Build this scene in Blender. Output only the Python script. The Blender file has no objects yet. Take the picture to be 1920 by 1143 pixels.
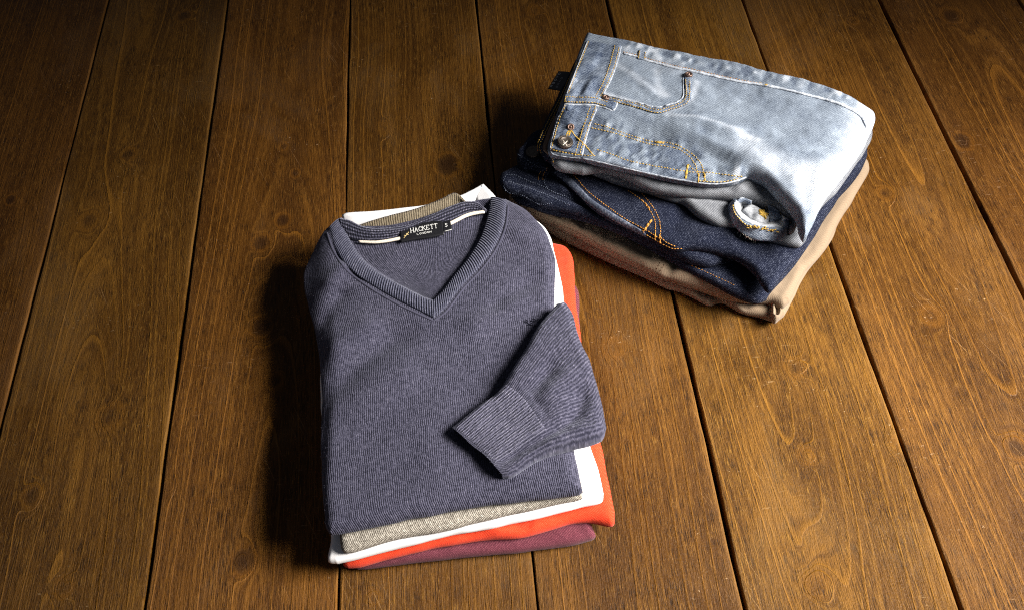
import bpy, math, random
import numpy as np
from mathutils import Vector, Matrix
from mathutils.bvhtree import BVHTree

random.seed(4); RNG = np.random.default_rng(4)
scn = bpy.context.scene
COL = scn.collection

# ------------------------------------------------------------------ camera
# The board joints run to one vanishing point; the camera's aim, tilt and roll follow from it.
F = 1900.0; CX, CY = 960.0, 571.5; CAM_H = 1.0
VPX, VPY, ROLL = 694.0, -1941.0, 0.10
_y = np.array([(VPX-CX)/F, -(VPY-CY)/F, -1.0]); _y /= np.linalg.norm(_y)
_z = np.cross(_y, np.array([1.0, ROLL, 0.0])); _z /= np.linalg.norm(_z)
if _z[1] < 0: _z = -_z
_x = np.cross(_y, _z)
RW = np.stack([_x, _y, _z])            # rows: world axes in camera space -> maps camera vectors to world
def ray(x, y):
    d = RW @ np.array([(x-CX)/F, -(y-CY)/F, -1.0]); return d/np.linalg.norm(d)
# scale: a floorboard is 18.5 cm wide
def _fx(x, h):
    d = ray(x, 0); return d[0]/-d[2]*h
CAM_H = 0.185/((_fx(1910, 1)-_fx(203, 1))/7)
CAM = np.array([0.0, 0.0, CAM_H])
def at(x, y, z=0.0):                   # the point of the photographed pixel that lies at height z
    d = ray(x, y); return CAM + d*((z-CAM_H)/d[2])
cam_data = bpy.data.cameras.new('camera'); cam = bpy.data.objects.new('camera', cam_data); COL.objects.link(cam)
cam_data.sensor_width = 36.0; cam_data.lens = F/1920*36; cam_data.clip_start = 0.02; cam_data.clip_end = 60
M4 = Matrix.Identity(4)
for i in range(3):
    for j in range(3): M4[i][j] = RW[i][j]
    M4[i][3] = CAM[i]
cam.matrix_world = M4
scn.camera = cam

# ------------------------------------------------------------------ light
world = bpy.data.worlds.new('World'); scn.world = world; world.use_nodes = True
bg = world.node_tree.nodes['Background']; bg.inputs[0].default_value = (0.80, 0.85, 1.0, 1); bg.inputs[1].default_value = 0.068
MID = at(1080, 640, 0.03)
def area(name, pos, target, size, power, color, spread=180):
    L = bpy.data.lights.new(name, 'AREA'); L.shape = 'RECTANGLE'; L.size, L.size_y = size; L.energy = power; L.color = color
    L.spread = math.radians(spread)
    o = bpy.data.objects.new(name, L); COL.objects.link(o); o.location = pos
    o.rotation_euler = (Vector(target)-Vector(pos)).to_track_quat('-Z', 'Y').to_euler(); return o
AZ, EL, DIST = math.radians(-14), math.radians(32), 1.5
key_pos = MID + DIST*np.array([math.cos(AZ)*math.cos(EL), math.sin(AZ)*math.cos(EL), math.sin(EL)])
area('softbox_light', key_pos, at(1740, 850), (0.90, 0.90), 18.6, (1.0, 0.955, 0.89), 47)  # a softbox lamp, its side and height taken from the stacks' shadows
scn.view_settings.view_transform = 'Standard'; scn.view_settings.look = 'None'
scn.view_settings.gamma = 1.0; scn.view_settings.use_curve_mapping = False
scn.view_settings.exposure = 0.0
scn.cycles.use_denoising = False; scn.cycles.sample_clamp_indirect = 1.0; scn.cycles.diffuse_bounces = 3; scn.cycles.filter_width = 1.15

# ------------------------------------------------------------------ object helpers
ORG = {}
def tag(o, label=None, cat=None, group=None, kind=None):
    for k, v in (('label', label), ('category', cat), ('group', group), ('kind', kind)):
        if v: o[k] = v
    return o
def thing(name, loc, label, cat, group=None):
    o = bpy.data.objects.new(name, None); COL.objects.link(o); o.location = tuple(loc); o.empty_display_size = 0.05
    ORG[o] = np.array(loc, float); tag(o, label, cat, group); return o
SURF = {}
def mk(name, V, Fc, mat, parent=None, uv=None, label=None, smooth=True, attrs=None):
    V = np.asarray(V, float); org = ORG[parent] if parent is not None else np.zeros(3)
    me = bpy.data.meshes.new(name)
    if isinstance(Fc, np.ndarray):
        L = V - org; me.vertices.add(len(L)); me.vertices.foreach_set('co', L.astype(np.float32).ravel())
        k = Fc.shape[1]; me.loops.add(Fc.size); me.loops.foreach_set('vertex_index', Fc.astype(np.int32).ravel())
        me.polygons.add(len(Fc)); me.polygons.foreach_set('loop_start', np.arange(0, Fc.size, k, dtype=np.int32))
        me.polygons.foreach_set('loop_total', np.full(len(Fc), k, dtype=np.int32)); me.update(calc_edges=True)
    else:
        me.from_pydata([tuple(p) for p in (V-org)], [], [tuple(int(q) for q in f) for f in Fc])
    if uv is not None:
        l = me.uv_layers.new(name='UVMap'); idx = np.empty(len(me.loops), dtype=np.int32); me.loops.foreach_get('vertex_index', idx)
        l.data.foreach_set('uv', np.asarray(uv, np.float32)[idx].ravel())
    for an, av in (attrs or {}).items():
        a = me.attributes.new(an, 'FLOAT', 'POINT'); a.data.foreach_set('value', np.asarray(av, np.float32))
    me.polygons.foreach_set('use_smooth', np.full(len(me.polygons), smooth)); me.validate(); me.update()
    me.materials.append(mat)
    o = bpy.data.objects.new(name, me); COL.objects.link(o)
    if parent is not None: o.parent = parent
    ORG[o] = org
    if label: o['label'] = label
    SURF[o] = (V, Fc); return o
_bvh = {}
def cast(surfs, x, y, default_z=0.05):
    best = None; d = ray(x, y); dv = Vector(d)
    for s in surfs:
        if s not in _bvh:
            V, Fc = SURF[s]; _bvh[s] = BVHTree.FromPolygons([tuple(v) for v in V], [tuple(int(q) for q in f) for f in Fc])
        p, n, i, t = _bvh[s].ray_cast(Vector(CAM), dv)
        if p is not None and (best is None or t < best[2]):
            if n.dot(dv) > 0: n = -n
            best = (np.array(p), np.array(n), t)
    if best is None: return at(x, y, default_z), np.array([0, 0, 1.0])
    return best[0], best[1]

def cr(pts, n, cluster=0.0):
    P = np.asarray(pts, float)
    if len(P) == 2: dense = P[0]+(P[1]-P[0])*np.linspace(0, 1, 64)[:, None]
    else:
        Q = np.vstack([2*P[0]-P[1], P, 2*P[-1]-P[-2]]); out = []
        for i in range(len(P)-1):
            p0, p1, p2, p3 = Q[i:i+4]; t = np.linspace(0, 1, 24, endpoint=False)[:, None]
            # centripetal-like damping: limit tangents to segment length
            L = np.linalg.norm(p2-p1)+1e-9
            m1 = (p2-p0)/(np.linalg.norm(p2-p1)+np.linalg.norm(p1-p0)+1e-9)*L
            m2 = (p3-p1)/(np.linalg.norm(p3-p2)+np.linalg.norm(p2-p1)+1e-9)*L
            out.append((2*t**3-3*t**2+1)*p1+(t**3-2*t**2+t)*m1+(-2*t**3+3*t**2)*p2+(t**3-t**2)*m2)
        dense = np.vstack(out+[P[-1:]])
    s = np.r_[0, np.cumsum(np.linalg.norm(np.diff(dense, axis=0), axis=1))]; s /= s[-1]
    t = np.linspace(0, 1, n)
    if cluster: t = (1-cluster)*t + cluster*(0.5-0.5*np.cos(np.pi*t))
    return np.stack([np.interp(t, s, dense[:, k]) for k in range(dense.shape[1])], 1)
def seg_dist(P, line):                 # distance of points P (n,2) to a polyline, signed (+ = image-below when drawn left to right)
    best = np.full(len(P), 1e9); sign = np.ones(len(P)); par = np.zeros(len(P)); m = len(line)-1
    for i in range(m):
        a, b = line[i], line[i+1]; ab = b-a; q = P-a
        t = np.clip((q@ab)/(ab@ab+1e-12), 0, 1); r = q-t[:, None]*ab; d = np.hypot(r[:, 0], r[:, 1])
        k = d < best; best[k] = d[k]; sign[k] = np.sign(ab[1]*q[k, 0]-ab[0]*q[k, 1]); par[k] = (i+t[k])/m
    return best, sign, par
def sstep(x): x = np.clip(x, 0, 1); return x*x*(3-2*x)
class VNoise:
    def __init__(s, seed): s.g = np.random.default_rng(seed).uniform(-1, 1, (128, 128))
    def __call__(s, x, y):
        xi = np.floor(x).astype(int); yi = np.floor(y).astype(int); fx = sstep(x-xi); fy = sstep(y-yi)
        g = s.g; a = g[xi % 128, yi % 128]; b = g[(xi+1) % 128, yi % 128]; c = g[xi % 128, (yi+1) % 128]; d = g[(xi+1) % 128, (yi+1) % 128]
        return (a*(1-fx)+b*fx)*(1-fy)+(c*(1-fx)+d*fx)*fy
def grid_faces(nu, nv, off=0):
    i, j = np.meshgrid(np.arange(nu-1), np.arange(nv-1), indexing='ij'); a = (i*nv+j).ravel()+off
    return np.stack([a, a+1, a+nv+1, a+nv], 1)

def slab(name, top, right, bottom, left, z0, z1, roll, mat, parent, n=(90, 90), steps=(), folds=(), noise=(0.0008, 40), seed=1,
         zo=None, open_left=False, label=None, ang=None, sag=None, dips=(), wear_and_light=(), edge_j=0.0009):
    """A folded sheet of cloth: outline in four sides (from top left, clockwise), rolled edges, folds and slopes in its top face."""
    right = [top[-1]]+list(right); bottom = [right[-1]]+list(bottom); left = [bottom[-1]]+list(left)+[top[0]]
    zm = (z0+z1)/2; zc = zm if zo is None else zo; nu, nv = n
    w = lambda L: np.array([at(p[0], p[1], zc if len(p) < 3 else p[2])[:2] for p in L])
    c = 0.75
    T = cr(w(top), nu, c); B = cr(w(bottom), nu, c)[::-1]; R = cr(w(right), nv, c); L = cr(w(left), nv, c)[::-1]
    tu = np.linspace(0, 1, nu); tu = (1-c)*tu+c*(0.5-0.5*np.cos(np.pi*tu)); tv = np.linspace(0, 1, nv); tv = (1-c)*tv+c*(0.5-0.5*np.cos(np.pi*tv))
    U, Vv = np.meshgrid(tu, tv, indexing='ij'); U3, V3 = U[..., None], Vv[..., None]
    G = (1-V3)*T[:, None]+V3*B[:, None]+(1-U3)*L[None]+U3*R[None]-((1-U3)*(1-V3)*T[0]+U3*(1-V3)*T[-1]+(1-U3)*V3*B[0]+U3*V3*B[-1])
    P = G.reshape(-1, 2); je = VNoise(seed+21); P = P+edge_j*np.c_[je(P[:, 0]*55, P[:, 1]*55), je(P[:, 0]*55+40, P[:, 1]*55+17)]; G2 = P.reshape(nu, nv, 2); T, B, L, R = G2[:, 0], G2[:, -1], G2[0], G2[-1]
    loop = [T, R, B[::-1]] + ([] if open_left else [L[::-1]])
    D = np.full(len(P), 1e9)
    for S in loop: D = np.minimum(D, seg_dist(P, S[::2] if len(S) > 60 else S)[0])
    D = D.reshape(nu, nv); D[:, 0] = D[:, -1] = 0; D[-1] = 0
    if not open_left: D[0] = 0
    D = D.ravel(); p = np.sqrt(np.clip(1-(1-np.clip(D/roll, 0, 1))**2, 0, 1))
    zt = np.full(len(P), float(z1))
    for line, amp, width in steps:
        d, s, _ = seg_dist(P, w(cr(line, 24))); zt += amp*sstep(d*s/width)
    for line, amp, sig in folds:
        d, s, par = seg_dist(P, w(cr(line, 24))); zt += amp*np.exp(-d*d/(2*sig*sig))*np.clip(np.sin(np.pi*np.clip(par, .04, .96))*1.4, 0, 1)
    for poly, amp, width in dips:
        Q = w(poly); Q = np.vstack([Q, Q[:1]]); d = seg_dist(P, Q)[0]; ins = np.zeros(len(P), bool)
        for a0, b0 in zip(Q[:-1], Q[1:]):
            c0 = ((a0[1] > P[:, 1]) != (b0[1] > P[:, 1])) & (P[:, 0] < (b0[0]-a0[0])*(P[:, 1]-a0[1])/(b0[1]-a0[1]+1e-12)+a0[0]); ins ^= c0
        zt += amp*sstep(d/width)*ins
    q1, q2 = VNoise(seed), VNoise(seed+50); a, f = noise
    zt += a*(q1(P[:, 0]*f+9, P[:, 1]*f+5)+0.5*q2(P[:, 0]*f*2.3+3, P[:, 1]*f*2.3+8)+0.25*q1(P[:, 0]*f*5+7, P[:, 1]*f*5))
    if sag: zt += sag(U.ravel(), Vv.ravel())
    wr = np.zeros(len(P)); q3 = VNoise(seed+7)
    for line, amp, sig, pucker in wear_and_light:
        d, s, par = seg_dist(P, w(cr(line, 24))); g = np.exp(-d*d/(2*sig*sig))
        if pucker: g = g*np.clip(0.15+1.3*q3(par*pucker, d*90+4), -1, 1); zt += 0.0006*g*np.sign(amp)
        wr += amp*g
    zm = zm+0.0009*q2(P[:, 0]*28+60, P[:, 1]*28+11)
    zmid = np.minimum(zm, zt-0.002) if not open_left else zm
    Zt = zmid+(zt-zmid)*p; Zb = zmid-(zmid-z0)*p
    if open_left: Zb = np.minimum(Zb, Zt-0.0015)
    N = len(P); Vt = np.c_[P, Zt]; Vb = np.c_[P, Zb]
    Ft = grid_faces(nu, nv)[:, ::-1]; Fb = grid_faces(nu, nv)
    on = np.zeros((nu, nv), bool); on[:, 0] = on[:, -1] = True; on[-1] = True
    if not open_left: on[0] = True
    else: on[0, 1:-1] = False
    on = on.ravel(); mp = np.arange(N)+N; mp[on] = np.arange(N)[on]
    keep = ~on; remap = np.full(2*N, -1); remap[:N] = np.arange(N); remap[N:][keep] = N+np.arange(keep.sum())
    V = np.vstack([Vt, Vb[keep]]); Fb = remap[mp[Fb]]
    wu = np.linalg.norm(np.diff(T, axis=0), axis=1).sum(); wv = np.linalg.norm(np.diff(L, axis=0), axis=1).sum()
    uv = np.c_[U.ravel()*wu, Vv.ravel()*wv]
    if ang is not None:
        ca, sa = math.cos(ang), math.sin(ang); uv = np.c_[P[:, 0]*ca+P[:, 1]*sa, -P[:, 0]*sa+P[:, 1]*ca]
    uv = np.vstack([uv, uv[keep]])
    return mk(name, V, np.vstack([Ft, Fb]), mat, parent, uv=uv, label=label, attrs={'wear_and_light': np.r_[wr, wr[keep]]} if wear_and_light else None)

def loft(name, A, B, mat, parent, n=(60, 10), bulge=0.0015, surf=None, rib=None, dz=0.0, wave=None, label=None, thick=0.0008, rows=None, edge=0.25, pw=None):
    """A band between two edge lines. With surf it lies on those surfaces, else the lines carry their own heights."""
    nu, nv = n; A = cr(A, nu); B = cr(B, nu); tv = np.linspace(0, 1, nv)
    Pts = np.zeros((nu, nv, 3)); Nr = np.zeros((nu, nv, 3))
    if surf is not None:
        for i in range(nu):
            for j in range(nv):
                q = A[i, :2]*(1-tv[j])+B[i, :2]*tv[j]; Pts[i, j], Nr[i, j] = cast(surf, q[0], q[1])
    else:
        a3 = np.array([at(*p) for p in A]); b3 = np.array([at(*p) for p in B]); rr = rows or []
        Pts[:] = a3[:, None]*(1-tv)[None, :, None]+b3[:, None]*tv[None, :, None]
    du = np.gradient(Pts, axis=0); dv = np.gradient(Pts, axis=1); nn = np.cross(du, dv); nn /= np.linalg.norm(nn, axis=2, keepdims=True)+1e-12
    view = CAM-Pts; sg = np.sign((nn*view).sum(2, keepdims=True)); nn = nn*sg
    if surf is not None:
        nn = np.array([0, 0, 1.0])*0.5+Nr*0.5
    s = np.r_[0, np.cumsum(np.linalg.norm(np.diff(Pts[:, nv//2], axis=0), axis=1))]
    x = np.abs(2*tv-1)
    prof = np.clip((1-x)/edge, 0, 1); prof = np.sqrt(1-(1-prof)**2) if pw is None else (1-x**pw)
    h = bulge*prof[None, :]*np.ones((nu, 1))
    eu = np.minimum(np.arange(nu), np.arange(nu)[::-1])/max(1, nu-1)*s[-1]
    if surf is not None: h = h*np.sqrt(np.clip(eu/0.0015, 0.0, 1))[:, None]
    if rib: h += (rib[0]*np.sin(2*np.pi*s/rib[1]))[:, None]*np.clip(prof*1.5, 0, 1)[None]
    if wave:
        q = VNoise(wave[2]); h += wave[0]*q(s[:, None]/wave[1]+tv[None]*1.3, tv[None]*(wave[3] if len(wave) > 3 else 1.7)+3+0*s[:, None])*np.clip(prof*1.2, 0, 1)[None]
    Pts = Pts+nn*(h+dz)[..., None]
    wv = np.linalg.norm(np.diff(Pts, axis=1), axis=2).sum(1).mean(); uv = np.stack(np.broadcast_arrays(s[:, None], tv[None]*wv), 2).reshape(-1, 2)
    V = Pts.reshape(-1, 3); Fc = grid_faces(nu, nv)
    # orient towards camera
    f0 = Fc[len(Fc)//2]; nf = np.cross(V[f0[1]]-V[f0[0]], V[f0[2]]-V[f0[0]])
    if nf@(CAM-V[f0[0]]) < 0: Fc = Fc[:, ::-1]
    o = mk(name, V, Fc, mat, parent, uv=uv, label=label)
    if thick:
        m = o.modifiers.new('thickness', 'SOLIDIFY'); m.thickness = thick; m.offset = -1
    return o

def centre(px, surf, step=0.0015, z=0.05):
    P = cr(px, 90); C = [cast(surf, x, y, z) for x, y in P[:, :2]]; pts = np.array([c[0] for c in C]); nr = np.array([c[1] for c in C])
    s = np.r_[0, np.cumsum(np.linalg.norm(np.diff(pts, axis=0), axis=1))]; n = max(3, int(s[-1]/step)); t = np.linspace(0, s[-1], n)
    pts = np.stack([np.interp(t, s, pts[:, k]) for k in range(3)], 1); nr = np.stack([np.interp(t, s, nr[:, k]) for k in range(3)], 1)
    nr /= np.linalg.norm(nr, axis=1, keepdims=True); return pts, nr, t
def sweep_geo(pts, nr, wid, hei, k=7, full=False, taper=True):
    n = len(pts); T = np.gradient(pts, axis=0); T /= np.linalg.norm(T, axis=1, keepdims=True)+1e-12
    S = np.cross(nr, T); S /= np.linalg.norm(S, axis=1, keepdims=True)+1e-12
    a = np.linspace(0, 2*np.pi, k, endpoint=False) if full else np.linspace(-0.15, np.pi+0.15, k)
    tp = np.ones(n)
    if taper: tp[0] = tp[-1] = 0.35
    V = pts[:, None]+S[:, None]*(np.cos(a)*wid)[None, :, None]*tp[:, None, None]+nr[:, None]*(np.sin(a)*hei)[None, :, None]*tp[:, None, None]
    Fc = []
    for i in range(n-1):
        for j in range(k if full else k-1):
            j2 = (j+1) % k; Fc.append((i*k+j, i*k+j2, (i+1)*k+j2, (i+1)*k+j))
    if full: Fc.append(tuple(range(k))[::-1]); Fc.append(tuple((n-1)*k+q for q in range(k)))
    return V.reshape(-1, 3), Fc
def welt(name, px, surf, mat, parent, wid=0.002, hei=0.0012, jit=0.0, label=None):
    pts, nr, t = centre(px, surf)
    if jit:
        q = VNoise(int(abs(px[0][0])) % 90); hh = q(t*400, t*0+2); pts = pts+nr*(jit*hh)[:, None]
    V, Fc = sweep_geo(pts, nr, wid, hei); return mk(name, V, Fc, mat, parent, label=label)
def stitch(name, lines, surf, mat, parent, dash=0.0030, gap=0.0009, r=0.00062, lift=0.0002, jit=0.00015, joined=False):
    """Sewn thread: one mesh of single stitches along a seam."""
    if not joined and len(lines) > 1: return [stitch(name, [q], surf, mat, parent, dash, gap, r, lift, jit) for q in lines]
    VV, FF, off = [], [], 0
    for px in lines:
        pts, nr, t = centre(px, surf, 0.0006); L = t[-1]; a = 0.0
        while a < L-0.0006:
            b = min(a+dash*random.uniform(.88, 1.1), L); tt = np.linspace(a, b, 4)
            p = np.stack([np.interp(tt, t, pts[:, k]) for k in range(3)], 1); q = np.stack([np.interp(tt, t, nr[:, k]) for k in range(3)], 1)
            p = p+q*(lift+np.array([-.3, .25, .25, -.3])[:, None]*r)+RNG.normal(0, jit, 3)*np.array([1, 1, .3])
            V, Fc = sweep_geo(p, q, r*random.uniform(.85, 1.15), r, k=6, full=True); VV.append(V); FF += [tuple(i+off for i in f) for f in Fc]; off += len(V)
            a = b+gap
    return mk(name, np.vstack(VV), FF, mat, parent)
def strokes(name, polys, mapper, surf, mat, parent, r=0.0004, lift=0.0003):
    VV, FF, off = [], [], 0
    for poly in polys:
        dense = []
        for a, b in zip(poly[:-1], poly[1:]):
            for k in range(4): dense.append((a[0]+(b[0]-a[0])*k/4, a[1]+(b[1]-a[1])*k/4))
        dense.append(poly[-1]); C = [cast(surf, *mapper(*q)) for q in dense]
        p = np.array([c[0] for c in C]); q = np.array([c[1] for c in C]); p = p+q*lift
        V, Fc = sweep_geo(p, q, r, r*0.6, k=6, full=True, taper=False); VV.append(V); FF += [tuple(i+off for i in f) for f in Fc]; off += len(V)
    return mk(name, np.vstack(VV), FF, mat, parent)
def disc(name, c, nrm, prof, mat, parent, k=32):
    nrm = nrm/np.linalg.norm(nrm); a = np.cross(nrm, [0.3, 1, 0.1]); a /= np.linalg.norm(a); b = np.cross(nrm, a); V, Fc = [], []
    th = np.linspace(0, 2*np.pi, k, endpoint=False)
    for r, h in prof:
        for t in th: V.append(c+(a*math.cos(t)+b*math.sin(t))*r+nrm*h)
    for i in range(len(prof)-1):
        for j in range(k): j2 = (j+1) % k; Fc.append((i*k+j, i*k+j2, (i+1)*k+j2, (i+1)*k+j))
    Fc.append(tuple((len(prof)-1)*k+j for j in range(k)))
    return mk(name, V, Fc, mat, parent)

def lay(px, surf, dz=0.0):             # pixels to pixel + height, resting on surfaces
    return [(x, y, cast(surf, x, y)[0][2]+dz) for x, y in px]

# ------------------------------------------------------------------ materials
class NT:
    def __init__(s, name):
        s.m = bpy.data.materials.new(name); s.m.use_nodes = True; s.t = s.m.node_tree; s.t.nodes.clear()
        s.out = s.t.nodes.new('ShaderNodeOutputMaterial'); s.b = s.t.nodes.new('ShaderNodeBsdfPrincipled'); s.t.links.new(s.b.outputs[0], s.out.inputs[0])
    def put(s, sock, v):
        if hasattr(v, 'is_linked') or hasattr(v, 'links'): s.t.links.new(v, sock)
        elif v is not None: sock.default_value = v if not (isinstance(v, tuple) and len(v) == 3 and sock.type == 'RGBA') else (*v, 1)
    def n(s, typ, ins=(), **props):
        nd = s.t.nodes.new(typ)
        for k, v in props.items(): setattr(nd, k, v)
        for i, v in enumerate(ins): s.put(nd.inputs[i], v)
        return nd
    def ma(s, op, a, b=0.0, c=0.0, clamp=False): return s.n('ShaderNodeMath', (a, b, c), operation=op, use_clamp=clamp).outputs[0]
    def mix(s, f, a, b, blend='MIX'):
        nd = s.n('ShaderNodeMix', data_type='RGBA', blend_type=blend); s.put(nd.inputs[0], f); s.put(nd.inputs[6], a); s.put(nd.inputs[7], b); return nd.outputs[2]
    def noise(s, vec, scale, detail=2, rough=0.5, dist=0.0):
        nd = s.n('ShaderNodeTexNoise'); s.put(nd.inputs['Vector'], vec); nd.inputs['Scale'].default_value = scale
        nd.inputs['Detail'].default_value = detail; nd.inputs['Roughness'].default_value = rough; nd.inputs['Distortion'].default_value = dist; return nd.outputs[0]
    def remap(s, v, a, b, c=0.0, d=1.0, smooth=True):
        nd = s.n('ShaderNodeMapRange', (v, a, b, c, d)); nd.interpolation_type = 'SMOOTHSTEP' if smooth else 'LINEAR'; return nd.outputs[0]
    def scale(s, vec, sx, sy, sz=1.0, ox=0, oy=0):
        nd = s.n('ShaderNodeMapping'); s.put(nd.inputs[0], vec); nd.inputs['Scale'].default_value = (sx, sy, sz); nd.inputs['Location'].default_value = (ox, oy, 0); return nd.outputs[0]
    def uv(s): return s.n('ShaderNodeTexCoord').outputs['UV']
    def pos(s): return s.n('ShaderNodeNewGeometry').outputs['Position']
    def sep(s, v): nd = s.n('ShaderNodeSeparateXYZ', (v,)); return nd.outputs
    def bump(s, h, strength=1.0, dist=0.001, nrm=None):
        nd = s.n('ShaderNodeBump'); nd.inputs['Strength'].default_value = strength; nd.inputs['Distance'].default_value = dist; s.put(nd.inputs['Height'], h)
        if nrm is not None: s.put(nd.inputs['Normal'], nrm)
        return nd.outputs[0]
    def done(s, color, rough=0.9, bump=None, spec=0.25, sheen=0.0, metal=0.0, sheen_tint=None):
        s.put(s.b.inputs['Base Color'], color); s.put(s.b.inputs['Roughness'], rough); s.b.inputs['Specular IOR Level'].default_value = spec
        s.b.inputs['Metallic'].default_value = metal; s.b.inputs['Sheen Weight'].default_value = sheen; s.b.inputs['Sheen Roughness'].default_value = 0.45
        if sheen_tint: s.b.inputs['Sheen Tint'].default_value = (*sheen_tint, 1)
        if bump is not None: s.t.links.new(bump, s.b.inputs['Normal'])
        return s.m
def mul(c, k): return tuple(v*k for v in c)

def knit(name, dark, mid, light, pitch=0.0022, along='v', sheen=0.25, depth=0.0007, speck=1.0, row=0.0016, colk=0.6):
    s = NT(name); uv = s.uv(); x, y, _ = s.sep(uv)
    if along == 'u': x, y = y, x
    wob = s.ma('MULTIPLY', s.ma('SUBTRACT', s.noise(uv, 130, 2), 0.5), 0.0016)
    ph = s.ma('MULTIPLY', s.ma('ADD', x, wob), 2*math.pi/pitch); col = s.ma('MULTIPLY_ADD', s.ma('SINE', ph), 0.5, 0.5)
    rowp = s.ma('MULTIPLY_ADD', s.ma('SINE', s.ma('ADD', s.ma('MULTIPLY', y, 2*math.pi/row), s.ma('MULTIPLY', ph, 0.5))), 0.5, 0.5)
    sp = s.noise(uv if along == 'v' else uv, 900, 1, 0.6); sp2 = s.noise(s.scale(uv, 1, 0.5) if along == 'v' else s.scale(uv, 0.5, 1), 420, 2, 0.6); big = s.noise(uv, 22, 3)
    h = s.ma('ADD', s.ma('MULTIPLY', col, 0.6), s.ma('MULTIPLY', s.ma('MULTIPLY', rowp, col), 0.3))
    v = s.ma('ADD', s.ma('MULTIPLY_ADD', h, 0.6*colk, 0.3*(1-colk)), s.ma('MULTIPLY', s.ma('SUBTRACT', s.ma('ADD', sp, sp2), 1.0), 1.5*speck))
    v = s.ma('ADD', v, s.ma('MULTIPLY', s.ma('SUBTRACT', big, 0.5), 0.25))
    c = s.mix(s.remap(v, 0.0, 0.42), dark, mid); c = s.mix(s.remap(v, 0.42, 0.95), c, light)
    hb = s.ma('ADD', h, s.ma('MULTIPLY', s.ma('ADD', sp, sp2), 0.5))
    return s.done(c, 0.95, s.bump(hb, 0.9, depth), 0.12, sheen, sheen_tint=(0.75, 0.78, 0.95))
def weave(name, base, light, dark, sc=700, twill=None, bumpd=0.0003, speck=0.6, blotch=0.2, sheen=0.15, rough=0.9, fade=None, fadek=1.0, worn_and_lit=False):
    s = NT(name); rt = s.n('ShaderNodeMapping', (s.n('ShaderNodeTexCoord').outputs['Object'],)); rt.inputs['Rotation'].default_value = (0, 0, 0.45); uv = rt.outputs[0]; x, y, z_ = s.sep(uv); x = s.ma('ADD', x, z_)
    sp = s.noise(uv, sc, 2, 0.65); big = s.noise(uv, 26, 4, 0.55, 0.6); big2 = s.noise(s.scale(uv, 1, 3.5), 30, 3, 0.6)
    v = s.ma('MULTIPLY_ADD', s.ma('SUBTRACT', sp, 0.5), speck*2.2, 0.5)
    h = sp
    if twill:
        tw = s.ma('MULTIPLY_ADD', s.ma('SINE', s.ma('MULTIPLY', s.ma('ADD', x, s.ma('MULTIPLY', y, twill[1])), 2*math.pi/twill[0])), 0.5, 0.5)
        v = s.ma('ADD', v, s.ma('MULTIPLY', s.ma('SUBTRACT', tw, 0.5), twill[2])); h = s.ma('ADD', h, s.ma('MULTIPLY', tw, 0.5))
    v = s.ma('ADD', v, s.ma('MULTIPLY', s.ma('SUBTRACT', big, 0.5), blotch*2)); v = s.ma('ADD', v, s.ma('MULTIPLY', s.ma('SUBTRACT', big2, 0.5), blotch))
    c = s.mix(s.remap(v, 0.0, 0.5), dark, base); c = s.mix(s.remap(v, 0.5, 1.0), c, light)
    if worn_and_lit:
        wv = s.n('ShaderNodeAttribute', attribute_name='wear_and_light').outputs['Fac']; nz = s.noise(uv, 90, 3, 0.6)  # signed tone: denim fading together with painted light and shade
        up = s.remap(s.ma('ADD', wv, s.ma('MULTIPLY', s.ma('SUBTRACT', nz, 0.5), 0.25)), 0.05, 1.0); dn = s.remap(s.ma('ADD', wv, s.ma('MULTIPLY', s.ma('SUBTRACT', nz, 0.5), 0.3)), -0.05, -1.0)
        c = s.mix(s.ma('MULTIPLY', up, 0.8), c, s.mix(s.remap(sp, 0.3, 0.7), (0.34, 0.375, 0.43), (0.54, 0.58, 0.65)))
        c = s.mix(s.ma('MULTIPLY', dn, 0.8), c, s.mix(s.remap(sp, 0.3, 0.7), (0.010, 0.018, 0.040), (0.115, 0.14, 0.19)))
    if fade:
        c = s.mix(s.ma('MULTIPLY', s.remap(s.noise(uv, 14, 3, 0.6, 0.4), 0.42, 0.68), fadek), c, fade)
    return s.done(c, rough, s.bump(h, 0.8, bumpd), 0.06, sheen)
def plain(name, c, rough=0.6, spec=0.3, metal=0.0, var=0.25, sc=400, bumpd=0.0002):
    s = NT(name); p = s.pos(); nz = s.noise(p, sc, 3, 0.6)
    col = s.mix(s.remap(nz, 0.25, 0.75), mul(c, 1-var), mul(c, 1+var))
    return s.done(col, rough, s.bump(nz, 0.6, bumpd), spec, 0, metal)

SW = ((0.018, 0.0178, 0.031), (0.063, 0.061, 0.092), (0.215, 0.205, 0.262))
M = {}
M['sweater'] = knit('sweater_knit', *SW, pitch=0.0016, speck=0.65, colk=0.38)
M['sweater_back'] = knit('sweater_back_knit', *SW, pitch=0.0016, along='u', speck=0.7, colk=0.5)
M['sleeve'] = knit('sleeve_knit', *SW, pitch=0.0017, along='u', depth=0.0008, speck=0.65, colk=0.85)
M['rib'] = knit('rib_knit', (0.024, 0.025, 0.042), (0.075, 0.077, 0.112), (0.27, 0.26, 0.32), pitch=0.0031, along='v', speck=0.55, colk=1.2)
M['cuff'] = knit('cuff_rib_knit', (0.030, 0.030, 0.048), (0.100, 0.097, 0.138), (0.30, 0.285, 0.345), pitch=0.0027, along='v', speck=0.45, colk=1.2)
M['herring'] = knit('herringbone_knit', (0.010, 0.010, 0.018), (0.055, 0.054, 0.082), (0.26, 0.25, 0.31), pitch=0.0034, along='u', speck=0.6, depth=0.001, row=0.0034, colk=1.3)
M['beige'] = weave('beige_pique', (0.24, 0.215, 0.18), (0.43, 0.395, 0.34), (0.10, 0.086, 0.07), 480, (0.0024, 1.0, 0.35), 0.0008, 1.0, 0.10)
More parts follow.
